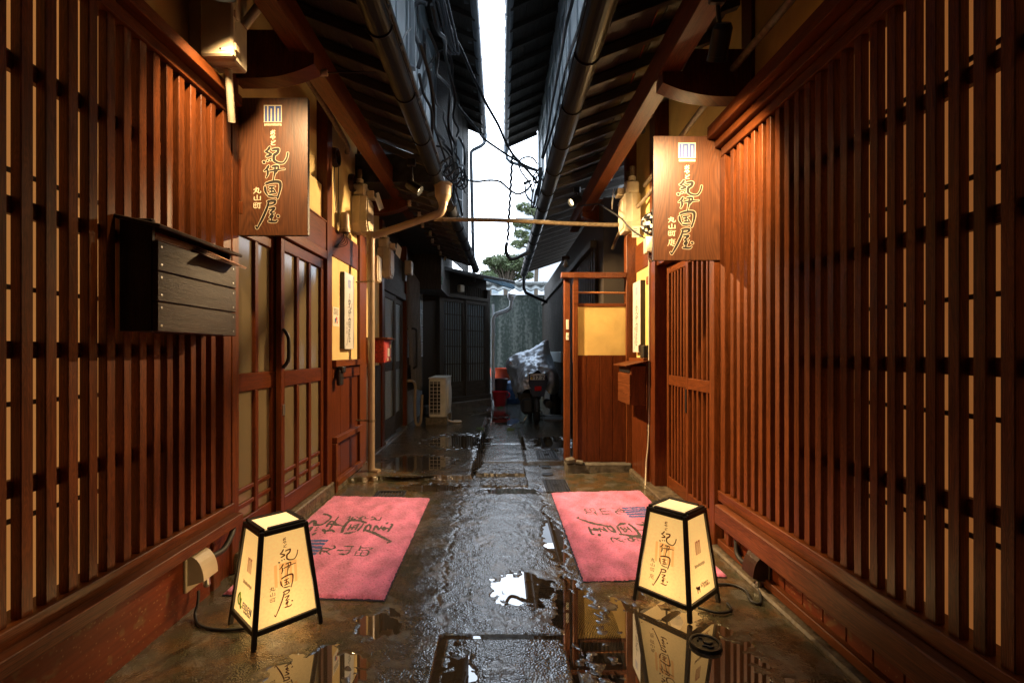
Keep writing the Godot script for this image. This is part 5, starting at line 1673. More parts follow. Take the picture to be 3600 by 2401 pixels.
func build_pipes() -> void:
	var t := thing("downpipe", "grey brown rain downpipe with slanting arm to the hopper", "pipe", V(-1.216, 0, -4.52))
	tube(t, "pipe", [V(-1.216, 0.06, -4.52), V(-1.216, 2.24, -4.52)], 0.0315, M.pipe, 14, false)
	tube(t, "arm", [V(-1.222, 2.23, -4.52), V(-0.60, 2.44, -4.52)], 0.033, M.pipe, 14, false)
	lathe(t, "elbow", V(-1.218, 2.235, -4.52), [Vector2(0, -0.045), Vector2(0.036, -0.04), Vector2(0.040, 0), Vector2(0.036, 0.04), Vector2(0, 0.045)], M.pipe, 14)
	tube(t, "elbow", [V(-0.63, 2.43, -4.52), V(-0.575, 2.45, -4.52), V(-0.55, 2.49, -4.52), V(-0.548, 2.54, -4.52)], 0.037, M.pipe, 12)
	lathe(t, "hopper", V(-0.545, 2.52, -4.52), [Vector2(0, 0), Vector2(0.04, 0), Vector2(0.045, 0.03), Vector2(0.075, 0.09), Vector2(0.08, 0.18), Vector2(0.087, 0.185), Vector2(0.087, 0.205), Vector2(0.07, 0.205)], M.pipe, 16)
	for y in [1.80, 0.50]:
		lathe(t, "clamp", V(-1.216, y, -4.52), [Vector2(0.030, 0), Vector2(0.036, 0), Vector2(0.036, 0.022), Vector2(0.030, 0.022)], M.pipe_rust, 14)
		bar(t, "clamp_arm", V(-1.245, y + 0.011, -4.52), V(-1.37, y + 0.011, -4.55), 0.012, 0.012, M.pipe_rust)
	tube(t, "shoe", [V(-1.216, 0.08, -4.52), V(-1.21, 0.045, -4.515), V(-1.17, 0.035, -4.50), V(-1.135, 0.033, -4.49)], 0.034, M.pipe, 12)
	var stone := thing("splash_stone", "dark wet stone at the foot of the downpipe", "stone", V(-1.1, 0, -4.50))
	lathe(stone, "stone", V(-1.06, 0.0, -4.52), [Vector2(0.10, -0.02), Vector2(0.095, 0.02), Vector2(0.07, 0.038), Vector2(0.0, 0.042)], M.stone, 14)
	t = thing("cross_pipe", "thin weathered pipe spanning the alley below the eaves", "pipe", V(0.2, 2.39, -4.55))
	tube(t, "pipe", [V(-0.64, 2.415, -4.60), V(0.0, 2.40, -4.58), V(0.6, 2.36, -4.54), V(1.06, 2.335, -4.50), V(1.12, 2.35, -4.50)], 0.019, M.pipe_rust, 10)
	t = thing("gas_pipe", "rusty gas pipe running along the right wall under the eave", "pipe", V(1.2, 2.7, -3))
	tube(t, "pipe", [V(1.24, 2.66, -1.2), V(1.26, 2.68, -2.0), V(1.27, 2.70, -2.75), V(1.265, 2.66, -3.5), V(1.255, 2.62, -3.9), V(1.25, 2.60, -4.2)], 0.019, M.pipe_rust, 10)
	for d in [1.9, 2.9, 3.7]: lathe(t, "joint", V(1.266, 2.685, -d), [Vector2(0, -0.02), Vector2(0.025, -0.02), Vector2(0.025, 0.02), Vector2(0, 0.02)], M.pipe_rust, 10, V(PI / 2, 0, 0))
	t = thing("gas_pipe", "bent gas pipe between the two meters on the right", "pipe", V(1.2, 2.2, -4.5))
	tube(t, "pipe", [V(1.13, 2.20, -4.9), V(1.15, 2.30, -4.75), V(1.20, 2.42, -4.4), V(1.26, 2.50, -4.1), V(1.30, 2.60, -3.9)], 0.017, M.pipe_rust, 8)
	t = thing("gas_pipe", "gas pipe along the left wall top behind the signboard", "pipe", V(-1.3, 2.8, -3.5))
	tube(t, "pipe", [V(-1.27, 2.96, -2.75), V(-1.275, 2.93, -3.4), V(-1.28, 2.88, -3.98), V(-1.31, 2.84, -4.10)], 0.02, M.pipe_rust, 10)
	# gutters
	gutter("gutter", "black half round gutter along the left eave ending at the hopper", "eave gutters", V(-0.61, 2.775, 6.0), V(-0.60, 2.765, -4.56), 0.062, M.gutter, 0.62)
	gutter("gutter", "dark gutter along the lower eave beyond the hopper", "eave gutters", V(-0.50, 2.56, -4.66), V(-0.425, 2.55, -8.2), 0.055, M.gutter, 0.45)
	gutter("gutter", "wide black gutter along the right eave", "eave gutters", V(0.475, 2.80, 6.0), V(0.475, 2.80, -10.2), 0.068, M.gutter, 0.55)
	gutter("gutter", "grey roof gutter high on the left beside the sky", "eave gutters", V(-0.345, 5.65, 6.0), V(-0.345, 5.65, -9.95), 0.05, M.gutter_upper, 0.72)
	gutter("gutter", "grey roof gutter high on the right with round tile ends behind", "eave gutters", V(0.115, 5.65, 6.0), V(0.105, 5.65, -10.55), 0.05, M.gutter_upper, 0.72)
	t = thing("downpipe", "grey downpipe from the high left gutter down the far corner", "pipe", V(-0.63, 3, -9.95))
	lathe(t, "outlet", V(-0.345, 5.50, -9.92), [Vector2(0, 0), Vector2(0.04, 0), Vector2(0.055, 0.05), Vector2(0.06, 0.12), Vector2(0, 0.12)], M.gutter_upper, 12)
	tube(t, "pipe", [V(-0.345, 5.54, -9.92), V(-0.345, 5.44, -9.92), V(-0.42, 5.38, -9.92), V(-0.58, 5.30, -9.92), V(-0.615, 5.26, -9.92), V(-0.62, 5.1, -9.92), V(-0.56, 2.6, -9.92)], 0.035, M.gutter_upper, 12, false)
	for y in [4.6, 3.6]: lathe(t, "collar", V(-0.605 + (4.6 - y) * 0.02, y, -9.92), [Vector2(0, 0), Vector2(0.04, 0), Vector2(0.04, 0.05), Vector2(0, 0.05)], M.steel, 10)
	t = thing("downpipe", "grey downpipe from the high right gutter back to the wall", "pipe", V(0.4, 4.6, -10.5))
	lathe(t, "outlet", V(0.11, 5.48, -10.5), [Vector2(0, 0), Vector2(0.04, 0), Vector2(0.055, 0.05), Vector2(0.06, 0.14), Vector2(0, 0.14)], M.gutter_upper, 12)
	tube(t, "pipe", [V(0.11, 5.52, -10.5), V(0.12, 5.36, -10.5), V(0.20, 5.28, -10.5), V(0.78, 5.10, -10.5)], 0.035, M.gutter_upper, 10, false)
	t = thing("downpipe", "black downpipe from the far end of the right gutter", "pipe", V(0.5, 2.5, -10.2))
	tube(t, "pipe", [V(0.475, 2.76, -10.15), V(0.475, 2.50, -10.15), V(0.52, 2.40, -10.15), V(0.92, 2.22, -10.15), V(0.97, 2.2, -10.15)], 0.035, M.gutter, 10, false)

func build_wires() -> void:
	var t := thing("overhead_cable", "black service cable descending from the left wall across the sky", "cable", V(-0.3, 4.5, -6), "overhead cables")
	tube(t, "cable", [V(-0.72, 4.94, -5.20), V(-0.67, 4.90, -5.25), V(-0.60, 4.84, -5.40), V(-0.54, 4.79, -5.60), V(-0.48, 4.74, -5.70), V(-0.38, 4.64, -6.00), V(-0.28, 4.57, -6.30), V(-0.20, 4.49, -6.50), V(-0.04, 4.39, -6.90), V(0.05, 4.32, -7.20), V(0.17, 4.19, -7.40), V(0.29, 4.10, -7.50), V(0.43, 3.99, -7.60), V(0.56, 3.83, -7.60)], 0.0188, M.cable, 7)
	t = thing("overhead_cable", "second cable arching from the left bracket to the right gutter", "cable", V(-0.3, 4.1, -6), "overhead cables")
	tube(t, "cable", [V(-0.77, 4.23, -5.20), V(-0.70, 4.35, -5.20), V(-0.63, 4.39, -5.20), V(-0.56, 4.34, -5.20), V(-0.54, 4.29, -5.30), V(-0.55, 4.13, -5.40), V(-0.54, 4.09, -5.60), V(-0.50, 4.08, -5.80), V(-0.42, 4.06, -6.00), V(-0.31, 4.05, -6.30), V(-0.24, 4.07, -6.60), V(-0.07, 4.07, -6.90), V(0.15, 4.05, -7.20), V(0.35, 4.02, -7.40), V(0.55, 3.97, -7.50)], 0.0159, M.cable, 7)
	t = thing("overhead_cable", "sagging cable strung level across the gap of sky", "cable", V(-0.1, 3.55, -7), "overhead cables")
	tube(t, "cable", [V(-0.67, 3.49, -7.00), V(-0.63, 3.59, -7.00), V(-0.56, 3.66, -7.00), V(-0.47, 3.64, -7.00), V(-0.35, 3.62, -7.00), V(-0.17, 3.64, -7.00), V(-0.02, 3.62, -7.00), V(0.09, 3.53, -7.00), V(0.17, 3.47, -7.00), V(0.25, 3.44, -7.00), V(0.36, 3.49, -7.00), V(0.45, 3.59, -7.00)], 0.0145, M.cable, 7)
	for x in [-0.17, 0.0]: box(t, "clip", V(x, 3.62, -7.0), V(0.012, 0.07, 0.012), M.cable)
	tube(t, "messenger_wire", [V(-0.47, 3.64, -7.0), V(0.36, 3.62, -7.0)], 0.003, M.cable_grey, 5, false)
	t = thing("overhead_cable", "twisted cord hanging down the sky to a curved hook arm", "cable", V(0.12, 3.4, -7.4), "overhead cables")
	var p := []
	for k in 60:
		var s := k / 59.0
		p.append(V(lerpf(0.17, 0.10, s) + 0.008 * sin(k * 1.3), lerpf(4.16, 2.86, s), -7.4 + 0.006 * cos(k * 1.3)))
	tube(t, "cord", p, 0.019, M.cable, 6, false)
	tube(t, "hook_arm", [V(0.09, 2.83, -7.40), V(0.07, 2.72, -7.40), V(0.10, 2.63, -7.40), V(0.15, 2.58, -7.40), V(0.23, 2.59, -7.40), V(0.31, 2.63, -7.40), V(0.40, 2.68, -7.42)], 0.0261, M.cable, 8)
	bar(t, "arm_block", V(0.30, 2.62, -7.4), V(0.45, 2.69, -7.42), 0.04, 0.05, M.wood_far)
	t = thing("cable_coil", "tangled bundle of looped cables where wires meet the right gutter", "cable", V(0.5, 3.8, -7.6))
	for q in [[V(0.57, 4.11, -7.60), V(0.50, 4.20, -7.60), V(0.41, 4.22, -7.60), V(0.32, 4.19, -7.60), V(0.28, 4.11, -7.60), V(0.31, 4.00, -7.60), V(0.38, 3.90, -7.60), V(0.45, 3.80, -7.60), V(0.50, 3.65, -7.60)],
		[V(0.40, 3.83, -7.60), V(0.38, 3.69, -7.60), V(0.41, 3.59, -7.60), V(0.50, 3.50, -7.60)],
		[V(0.56, 3.90, -7.60), V(0.51, 3.71, -7.60), V(0.48, 3.52, -7.60), V(0.49, 3.42, -7.60), V(0.53, 3.50, -7.60), V(0.56, 3.65, -7.60), V(0.60, 3.9, -7.6)],
		[V(0.60, 3.87, -7.62), V(0.54, 3.66, -7.62), V(0.51, 3.47, -7.62), V(0.54, 3.44, -7.62), V(0.58, 3.59, -7.62), V(0.62, 3.8, -7.62)],
		[V(0.62, 4.05, -7.58), V(0.53, 3.95, -7.58), V(0.50, 3.85, -7.58), V(0.55, 3.80, -7.58), V(0.60, 3.88, -7.58), V(0.56, 3.97, -7.58)],
		[V(0.66, 4.0, -7.6), V(0.58, 3.7, -7.6), V(0.60, 3.4, -7.6), V(0.66, 3.2, -7.6)], [V(0.44, 3.98, -7.6), V(0.52, 3.9, -7.6), V(0.6, 3.92, -7.6), V(0.68, 3.8, -7.6)]]:
		tube(t, "loop", q, 0.013, M.cable, 6)
	bar(t, "splice", V(0.35, 3.80, -7.6), V(0.47, 3.85, -7.6), 0.035, 0.035, M.cable)
	bar(t, "splice", V(0.60, 3.75, -7.6), V(0.62, 4.05, -7.6), 0.05, 0.05, M.cable)
	t = thing("wall_cable", "pair of cables strung along the right upper windows", "cable", V(0.7, 4.5, -6), "overhead cables")
	tube(t, "cable", [V(0.68, 4.42, -3.6), V(0.68, 4.50, -4.60), V(0.67, 4.52, -5.00), V(0.69, 4.58, -5.50), V(0.70, 4.59, -6.10), V(0.70, 4.55, -6.70), V(0.70, 4.45, -7.40), V(0.64, 4.2, -7.6)], 0.0188, M.cable, 7)
	tube(t, "cable", [V(0.76, 4.25, -3.4), V(0.77, 4.35, -4.40), V(0.775, 4.38, -4.80), V(0.77, 4.47, -5.30), V(0.775, 4.54, -5.80), V(0.77, 4.52, -6.40), V(0.76, 4.45, -7.00), V(0.66, 4.2, -7.60)], 0.0174, M.cable, 7)
	t = thing("cable_loom", "ribbed grey cable loom on a bracket at the left upper window", "cable", V(-0.85, 4, -5))
	tube(t, "loom", [V(-0.77, 4.75, -5.00), V(-0.84, 4.77, -5.00), V(-0.90, 4.73, -5.00), V(-0.91, 4.64, -5.00), V(-0.90, 4.47, -5.00), V(-0.85, 4.32, -5.00), V(-0.83, 4.21, -5.00), V(-0.86, 4.09, -5.00)], 0.022, M.cable_grey, 8)
	tube(t, "loom", [V(-0.76, 4.24, -5.20), V(-0.80, 4.07, -5.10), V(-0.80, 3.91, -5.00), V(-0.84, 3.76, -4.90), V(-0.91, 3.64, -4.80), V(-0.98, 3.57, -4.70), V(-1.04, 3.58, -4.60)], 0.028, M.cable_grey, 8)
	bar(t, "bracket", V(-0.92, 4.85, -4.98), V(-0.90, 4.05, -4.98), 0.04, 0.02, M.window_frame)
	bar(t, "bracket", V(-0.90, 4.08, -4.98), V(-1.06, 4.12, -4.90), 0.05, 0.02, M.window_frame)
	tube(t, "stay", [V(-0.90, 4.50, -4.98), V(-0.98, 4.42, -4.96), V(-1.05, 4.2, -4.9)], 0.009, M.steel, 6)
	for k in 3: tube(t, "hanging_loom", [V(-0.80 + 0.05 * k, 5.3, -4.9), V(-0.74 + 0.05 * k, 4.95, -5.1), V(-0.64 + 0.04 * k, 4.62, -5.4), V(-0.58 + 0.04 * k, 4.55, -5.5), V(-0.57 + 0.04 * k, 4.62, -5.5), V(-0.66 + 0.04 * k, 4.95, -5.2), V(-0.74 + 0.05 * k, 5.3, -5.0)], 0.013, M.cable_grey, 7)
	t = thing("wall_cable", "thin wires looping down the left wall past the hopper", "cable", V(-0.6, 3.2, -5.5), "overhead cables")
	tube(t, "wire", [V(-0.70, 3.37, -5.20), V(-0.63, 3.35, -5.20), V(-0.56, 3.27, -5.20), V(-0.55, 3.19, -5.20), V(-0.59, 3.11, -5.20), V(-0.67, 3.08, -5.20), V(-0.73, 3.08, -5.20)], 0.0116, M.cable, 6)
	tube(t, "wire", [V(-0.72, 3.55, -5.0), V(-0.63, 3.31, -5.20), V(-0.61, 3.25, -5.40), V(-0.59, 3.21, -5.70), V(-0.57, 3.17, -6.00), V(-0.55, 3.11, -6.30), V(-0.53, 3.02, -6.60)], 0.0130, M.cable, 6)
	tube(t, "wire", [V(-0.60, 3.0, -5.6), V(-0.56, 2.95, -5.9), V(-0.60, 3.2, -6.3), V(-0.64, 3.5, -6.7), V(-0.67, 3.49, -7.0)], 0.012, M.cable_grey, 6)
	t = thing("cable_bundle", "bundle of sagging black cables along the left gutter beside the upper wall", "cable", V(-0.6, 3.3, -5.5), "overhead cables")
	for k in 6:
		var q := []
		for i in 14:
			q.append(V(-0.66 + 0.03 * k + rng.randf_range(-0.035, 0.035), 3.0 + 0.16 * k + 0.10 * sin(i * 0.9 + k) + rng.randf_range(-0.04, 0.04), -3.6 - i * 0.28))
		tube(t, "cable", q, 0.011 + 0.002 * (k % 3), M.cable, 6)
	for k in 5:
		var c := V(-0.56, 3.0 + 0.12 * k, -4.7 - 0.45 * k)
		tube(t, "loop", [c, c + V(0.08, 0.05, 0), c + V(0.10, -0.08, 0), c + V(0.02, -0.14, 0), c + V(-0.05, -0.06, 0), c + V(0.0, 0.02, 0)], 0.010, M.cable, 6)
	t = thing("cable_bundle", "twisted black cables running above the right gutter to the tangle", "cable", V(0.6, 3.3, -6), "overhead cables")
	for k in 4:
		var q := []
		for i in 13: q.append(V(0.60 + 0.035 * k + rng.randf_range(-0.02, 0.02), 3.15 + 0.17 * k + 0.05 * sin(i * 1.1 + k), -3.8 - i * 0.31))
		tube(t, "cable", q, 0.012, M.cable, 6)
	# porcelain insulators and cloth-covered wires under the right eave
	t = thing("insulator_wiring", "old porcelain knobs with red and cloth covered wires under the eave", "wiring", V(1.0, 3.1, -3.7))
	for q in [[V(0.96, 3.10, -3.85), 0.028], [V(1.045, 3.06, -3.72), 0.032]]:
		lathe(t, "porcelain_knob", q[0], [Vector2(0, -0.05), Vector2(q[1] * 0.8, -0.05), Vector2(q[1], -0.035), Vector2(q[1] * 0.65, -0.02), Vector2(q[1], -0.005), Vector2(q[1] * 0.7, 0.01), Vector2(q[1] * 0.9, 0.03), Vector2(q[1] * 0.7, 0.05), Vector2(0, 0.05)], M.porcelain, 14, V(0.3, 0, 0.25))
	tube(t, "red_wire", [V(0.86, 3.02, -2.0), V(0.86, 3.03, -2.60), V(0.90, 3.05, -3.2), V(0.96, 3.08, -3.85)], 0.0035, M.red_wire, 5)
	tube(t, "red_wire", [V(0.92, 2.95, -2.0), V(0.94, 2.96, -2.50), V(0.985, 3.0, -3.0), V(1.045, 3.04, -3.72)], 0.0035, M.red_wire, 5)
	tube(t, "cloth_wire", [V(0.96, 3.04, -3.86), V(0.99, 2.98, -3.86), V(1.03, 2.92, -3.82), V(1.07, 2.90, -3.78), V(1.10, 2.90, -3.70), V(1.12, 2.92, -3.60)], 0.007, M.cloth_wire, 6)
	tube(t, "cloth_wire", [V(1.045, 3.0, -3.73), V(1.06, 2.95, -3.73), V(1.09, 2.90, -3.71)], 0.007, M.cloth_wire, 6)
	t = thing("wall_cable", "thin black wire running past the right gas meter to the junction box", "cable", V(1.0, 2.4, -4.3), "overhead cables")
	tube(t, "wire", [V(0.80, 2.66, -5.0), V(0.92, 2.56, -4.60), V(0.96, 2.50, -4.50), V(1.00, 2.39, -4.30), V(1.04, 2.29, -4.15), V(1.09, 2.18, -4.05), V(1.19, 2.09, -3.99)], 0.0072, M.cable, 6)

# ---------------------------------------------------------------- things on the ground
func outlet(label: String, at: Vector3, sd: float, m: Material) -> void:
	here = Transform3D(Basis(Vector3.UP, -sd * PI / 2), at)
	var t := thing("outdoor_socket", label, "socket", Vector3.ZERO, "outdoor sockets under the slatted windows")
	var poly := [Vector2(0, 0.065), Vector2(0, -0.065), Vector2(0.02, -0.065)]
	for k in 9:
		var a := PI / 2 * k / 8
		poly.append(Vector2(0.02 + 0.075 * cos(a) * 0.9, -0.045 + 0.11 * sin(a)))
	prism(t, "hood", poly, 0.105, m, Transform3D(Basis(V(0, 0, 1), V(0, 1, 0), V(-1, 0, 0)), Vector3.ZERO))
	box(t, "base", V(0, -0.02, 0.008), V(0.12, 0.15, 0.014), m, 0.004)
	lathe(t, "gland", V(0.03, -0.085, 0.05), [Vector2(0, -0.02), Vector2(0.012, -0.02), Vector2(0.016, -0.01), Vector2(0.012, 0.02), Vector2(0, 0.02)], M.steel, 10)
	here = Transform3D()

func build_ground_things() -> void:
	lantern("glowing lantern without a fourth small character, beside the slatted window and dark mailbox", V(-0.958, 0, -2.05), PI / 4 + 0.02, false)
	lantern("glowing lantern standing by a puddle near the round iron cover", V(0.812, 0, -2.238), PI / 4 - 0.06, true)
	door_mat("pink mat before the glazed doors, black brush characters", -1.325, -0.55, 2.26, 3.80, true, -0.015)
	door_mat("pink mat before the slatted doors, near the iron drain covers", 0.41, 1.15, 2.44, 3.95, false, -0.005)
	outlet("pale grey outdoor socket hood under the left slatted window", V(-1.385, 0.195, -2.16), -1.0, M.cream_grey)
	outlet("dark outdoor socket hood under the right beam with hanging cord", V(1.291, 0.115, -2.36), 1.0, M.wood_box)
	var t := thing("power_cord", "black cord from the pale socket to the left lantern", "cord", V(-1.2, 0, -2.0))
	tube(t, "cord", [V(-1.335, 0.10, -2.13), V(-1.332, 0.05, -2.12), V(-1.325, 0.012, -2.09), V(-1.26, 0.008, -2.02), V(-1.16, 0.008, -1.99), V(-1.05, 0.010, -2.0), V(-0.97, 0.02, -2.04)], 0.006, M.cable, 6)
	tube(t, "conduit", [V(-1.35, 0.20, -2.24), V(-1.34, 0.20, -2.33), V(-1.35, 0.24, -2.42), V(-1.37, 0.27, -2.47)], 0.014, M.rubber, 8)
	t = thing("power_cord", "black cord looping on the ground from the dark socket to the lantern", "cord", V(1.1, 0, -2.3))
	tube(t, "cord", [V(1.24, 0.02, -2.33), V(1.22, 0.008, -2.27), V(1.18, 0.008, -2.20), V(1.15, 0.008, -2.22), V(1.17, 0.010, -2.32), V(1.12, 0.008, -2.38), V(1.0, 0.008, -2.36), V(0.93, 0.008, -2.30), V(0.85, 0.02, -2.25)], 0.006, M.cable, 6)
	tube(t, "cord", [V(1.03, 0.008, -2.20), V(1.02, 0.008, -2.14), V(0.95, 0.008, -2.12), V(0.88, 0.01, -2.16)], 0.006, M.cable, 6)
	tube(t, "conduit", [V(1.275, 0.10, -2.44), V(1.262, 0.06, -2.50), V(1.262, 0.07, -2.58), V(1.275, 0.13, -2.62)], 0.013, M.rubber, 8)
	# iron covers
	for r in [[0.387, 0.600, 5.02, 5.47, "rectangular iron drain cover nearer the covered scooter"], [0.374, 0.575, 3.955, 4.345, "rectangular iron drain cover touching the corner of the mat"]]:
		t = thing("drain_cover", r[4], "drain cover", V((r[0] + r[1]) / 2, 0, -(r[2] + r[3]) / 2))
		var y := 0.036 if r[2] > 5.0 else 0.004
		joined(t, "frame", [[V(r[0], y - 0.03, -r[2]), V(r[0] + 0.016, y + 0.006, -r[3])], [V(r[1] - 0.016, y - 0.03, -r[2]), V(r[1], y + 0.006, -r[3])], [V(r[0] + 0.016, y - 0.03, -r[2]), V(r[1] - 0.016, y + 0.006, -r[2] - 0.016)], [V(r[0] + 0.016, y - 0.03, -r[3] + 0.016), V(r[1] - 0.016, y + 0.006, -r[3])]], M.iron)
		span(t, "plate", V(r[0] + 0.018, y - 0.03, -r[2] - 0.018), V(r[1] - 0.018, y + 0.001, -r[3] + 0.018), M.iron)
		var st := begin()
		for i in 7:
			for j in 13:
				if i in [2, 3, 4] and j in [5, 6, 7]: continue
				cbox(st, V(lerpf(r[0] + 0.03, r[1] - 0.03, i / 6.0), y + 0.003, -lerpf(r[2] + 0.03, r[3] - 0.03, j / 12.0)), V(0.017, 0.006, 0.018), 0.002)
		for k in 3: cbox(st, V((r[0] + r[1]) / 2, y + 0.003, -(r[2] + r[3]) / 2 + (k - 1) * 0.03), V(0.06, 0.006, 0.008), 0.002)
		var studs := put(t, "studs", st.commit(), M.iron)
		studs.set_meta("kind", "stuff")
	for r in [[0.448, 4.83, 0.045, "small round valve cover between the two iron drain covers, farther one"], [0.435, 4.536, 0.05, "small round valve cover with a broken rim, closest to the mat"]]:
		t = thing("valve_cover", r[3], "valve cover", V(r[0], 0, -r[1]))
		var y: float = 0.006
		lathe(t, "ring", V(r[0], y, -r[1]), [Vector2(r[2] * 0.8, -0.02), Vector2(r[2] * 0.82, 0.004), Vector2(r[2], 0.004), Vector2(r[2] * 1.08, -0.02)], M.iron, 20)
		lathe(t, "lid", V(r[0], y, -r[1]), [Vector2(r[2] * 0.78, -0.02), Vector2(r[2] * 0.78, 0.001), Vector2(0, 0.002)], M.iron, 20)
	t = thing("valve_cover", "round iron cover with raised mark beside the right lantern", "valve cover", V(0.8045, 0, -1.902))
	lathe(t, "ring", V(0.805, 0.004, -1.902), [Vector2(0.05, -0.02), Vector2(0.050, 0.005), Vector2(0.053, 0.007), Vector2(0.060, 0.007), Vector2(0.064, -0.02)], M.iron, 28)
	lathe(t, "lid", V(0.805, 0.004, -1.902), [Vector2(0.049, -0.02), Vector2(0.049, 0.001), Vector2(0, 0.001)], M.iron, 24)
	tube(t, "raised_mark", [V(0.78, 0.007, -1.915), V(0.79, 0.008, -1.935), V(0.805, 0.008, -1.925), V(0.80, 0.008, -1.905), V(0.815, 0.008, -1.895), V(0.83, 0.008, -1.90)], 0.004, M.iron, 6)
	tube(t, "raised_mark", [V(0.785, 0.007, -1.885), V(0.80, 0.008, -1.88), V(0.81, 0.008, -1.87), V(0.825, 0.008, -1.875)], 0.004, M.iron, 6)
	t = thing("drain_cover", "black slotted drain half under the left mat", "drain cover", V(-0.9, 0, -3.85))
	joined(t, "frame", [[V(-1.02, -0.02, -3.80), V(-1.0, 0.012, -3.98)], [V(-0.80, -0.02, -3.80), V(-0.78, 0.012, -3.98)], [V(-1.0, -0.02, -3.96), V(-0.80, 0.012, -3.98)], [V(-1.0, -0.02, -3.80), V(-0.80, 0.012, -3.82)]], M.black)
	for k in 8: span(t, "grating_bar", V(-0.995 + k * 0.025, -0.01, -3.82), V(-0.985 + k * 0.025, 0.008, -3.96), M.black)
	t = thing("manhole_cover", "large round manhole rim behind the scooter's wheel", "manhole", V(0.85, 0, -8.15))
	lathe(t, "rim", V(0.86, 0.036, -8.15), [Vector2(0.26, -0.03), Vector2(0.26, 0.02), Vector2(0.31, 0.022), Vector2(0.33, -0.02)], M.concrete, 32)
	lathe(t, "lid", V(0.86, 0.036, -8.15), [Vector2(0.255, -0.02), Vector2(0.255, 0.006), Vector2(0, 0.006)], M.iron, 28)
	t = thing("concrete_brick", "pale broken brick lying on the low wall's footing", "brick", V(0.66, 0.1, -4.6))
	box(t, "brick", V(0.655, 0.122, -4.595), V(0.085, 0.05, 0.07), M.concrete, 0.012, V(0.05, 0.3, 0.1))
	box(t, "chip", V(0.745, 0.108, -4.59), V(0.07, 0.03, 0.06), M.concrete, 0.01, V(0.0, -0.2, -0.1))
	for r in [[-0.30, 7.0, 0.05], [0.14, 6.95, 0.05], [-0.02, 9.7, 0.06]]:
		t = thing("weed_tuft", "small green weed in the paving joint %s" % ("by the middle strip's left corner" if r[0] < -0.2 else ("by the middle strip's right corner" if r[0] > 0.1 else "behind the red bucket")), "weed", V(r[0], 0.03, -r[1]))
		var st := begin()
		for k in 60:
			var a := rng.randf() * TAU
			var p := V(r[0] + cos(a) * r[2] * rng.randf(), 0.03, -r[1] + sin(a) * r[2] * rng.randf())
			var tip := p + V(cos(a) * 0.03, rng.randf_range(0.015, 0.05), sin(a) * 0.03)
			st.set_color(Color(0.04, 0.09, 0.02) * rng.randf_range(0.6, 1.4))
			tri(st, p + V(0.006, 0, 0), p - V(0.006, 0, 0), tip, V(0, 0.5, 0.86))
		put(t, "leaves", st.commit(), M.leaf)

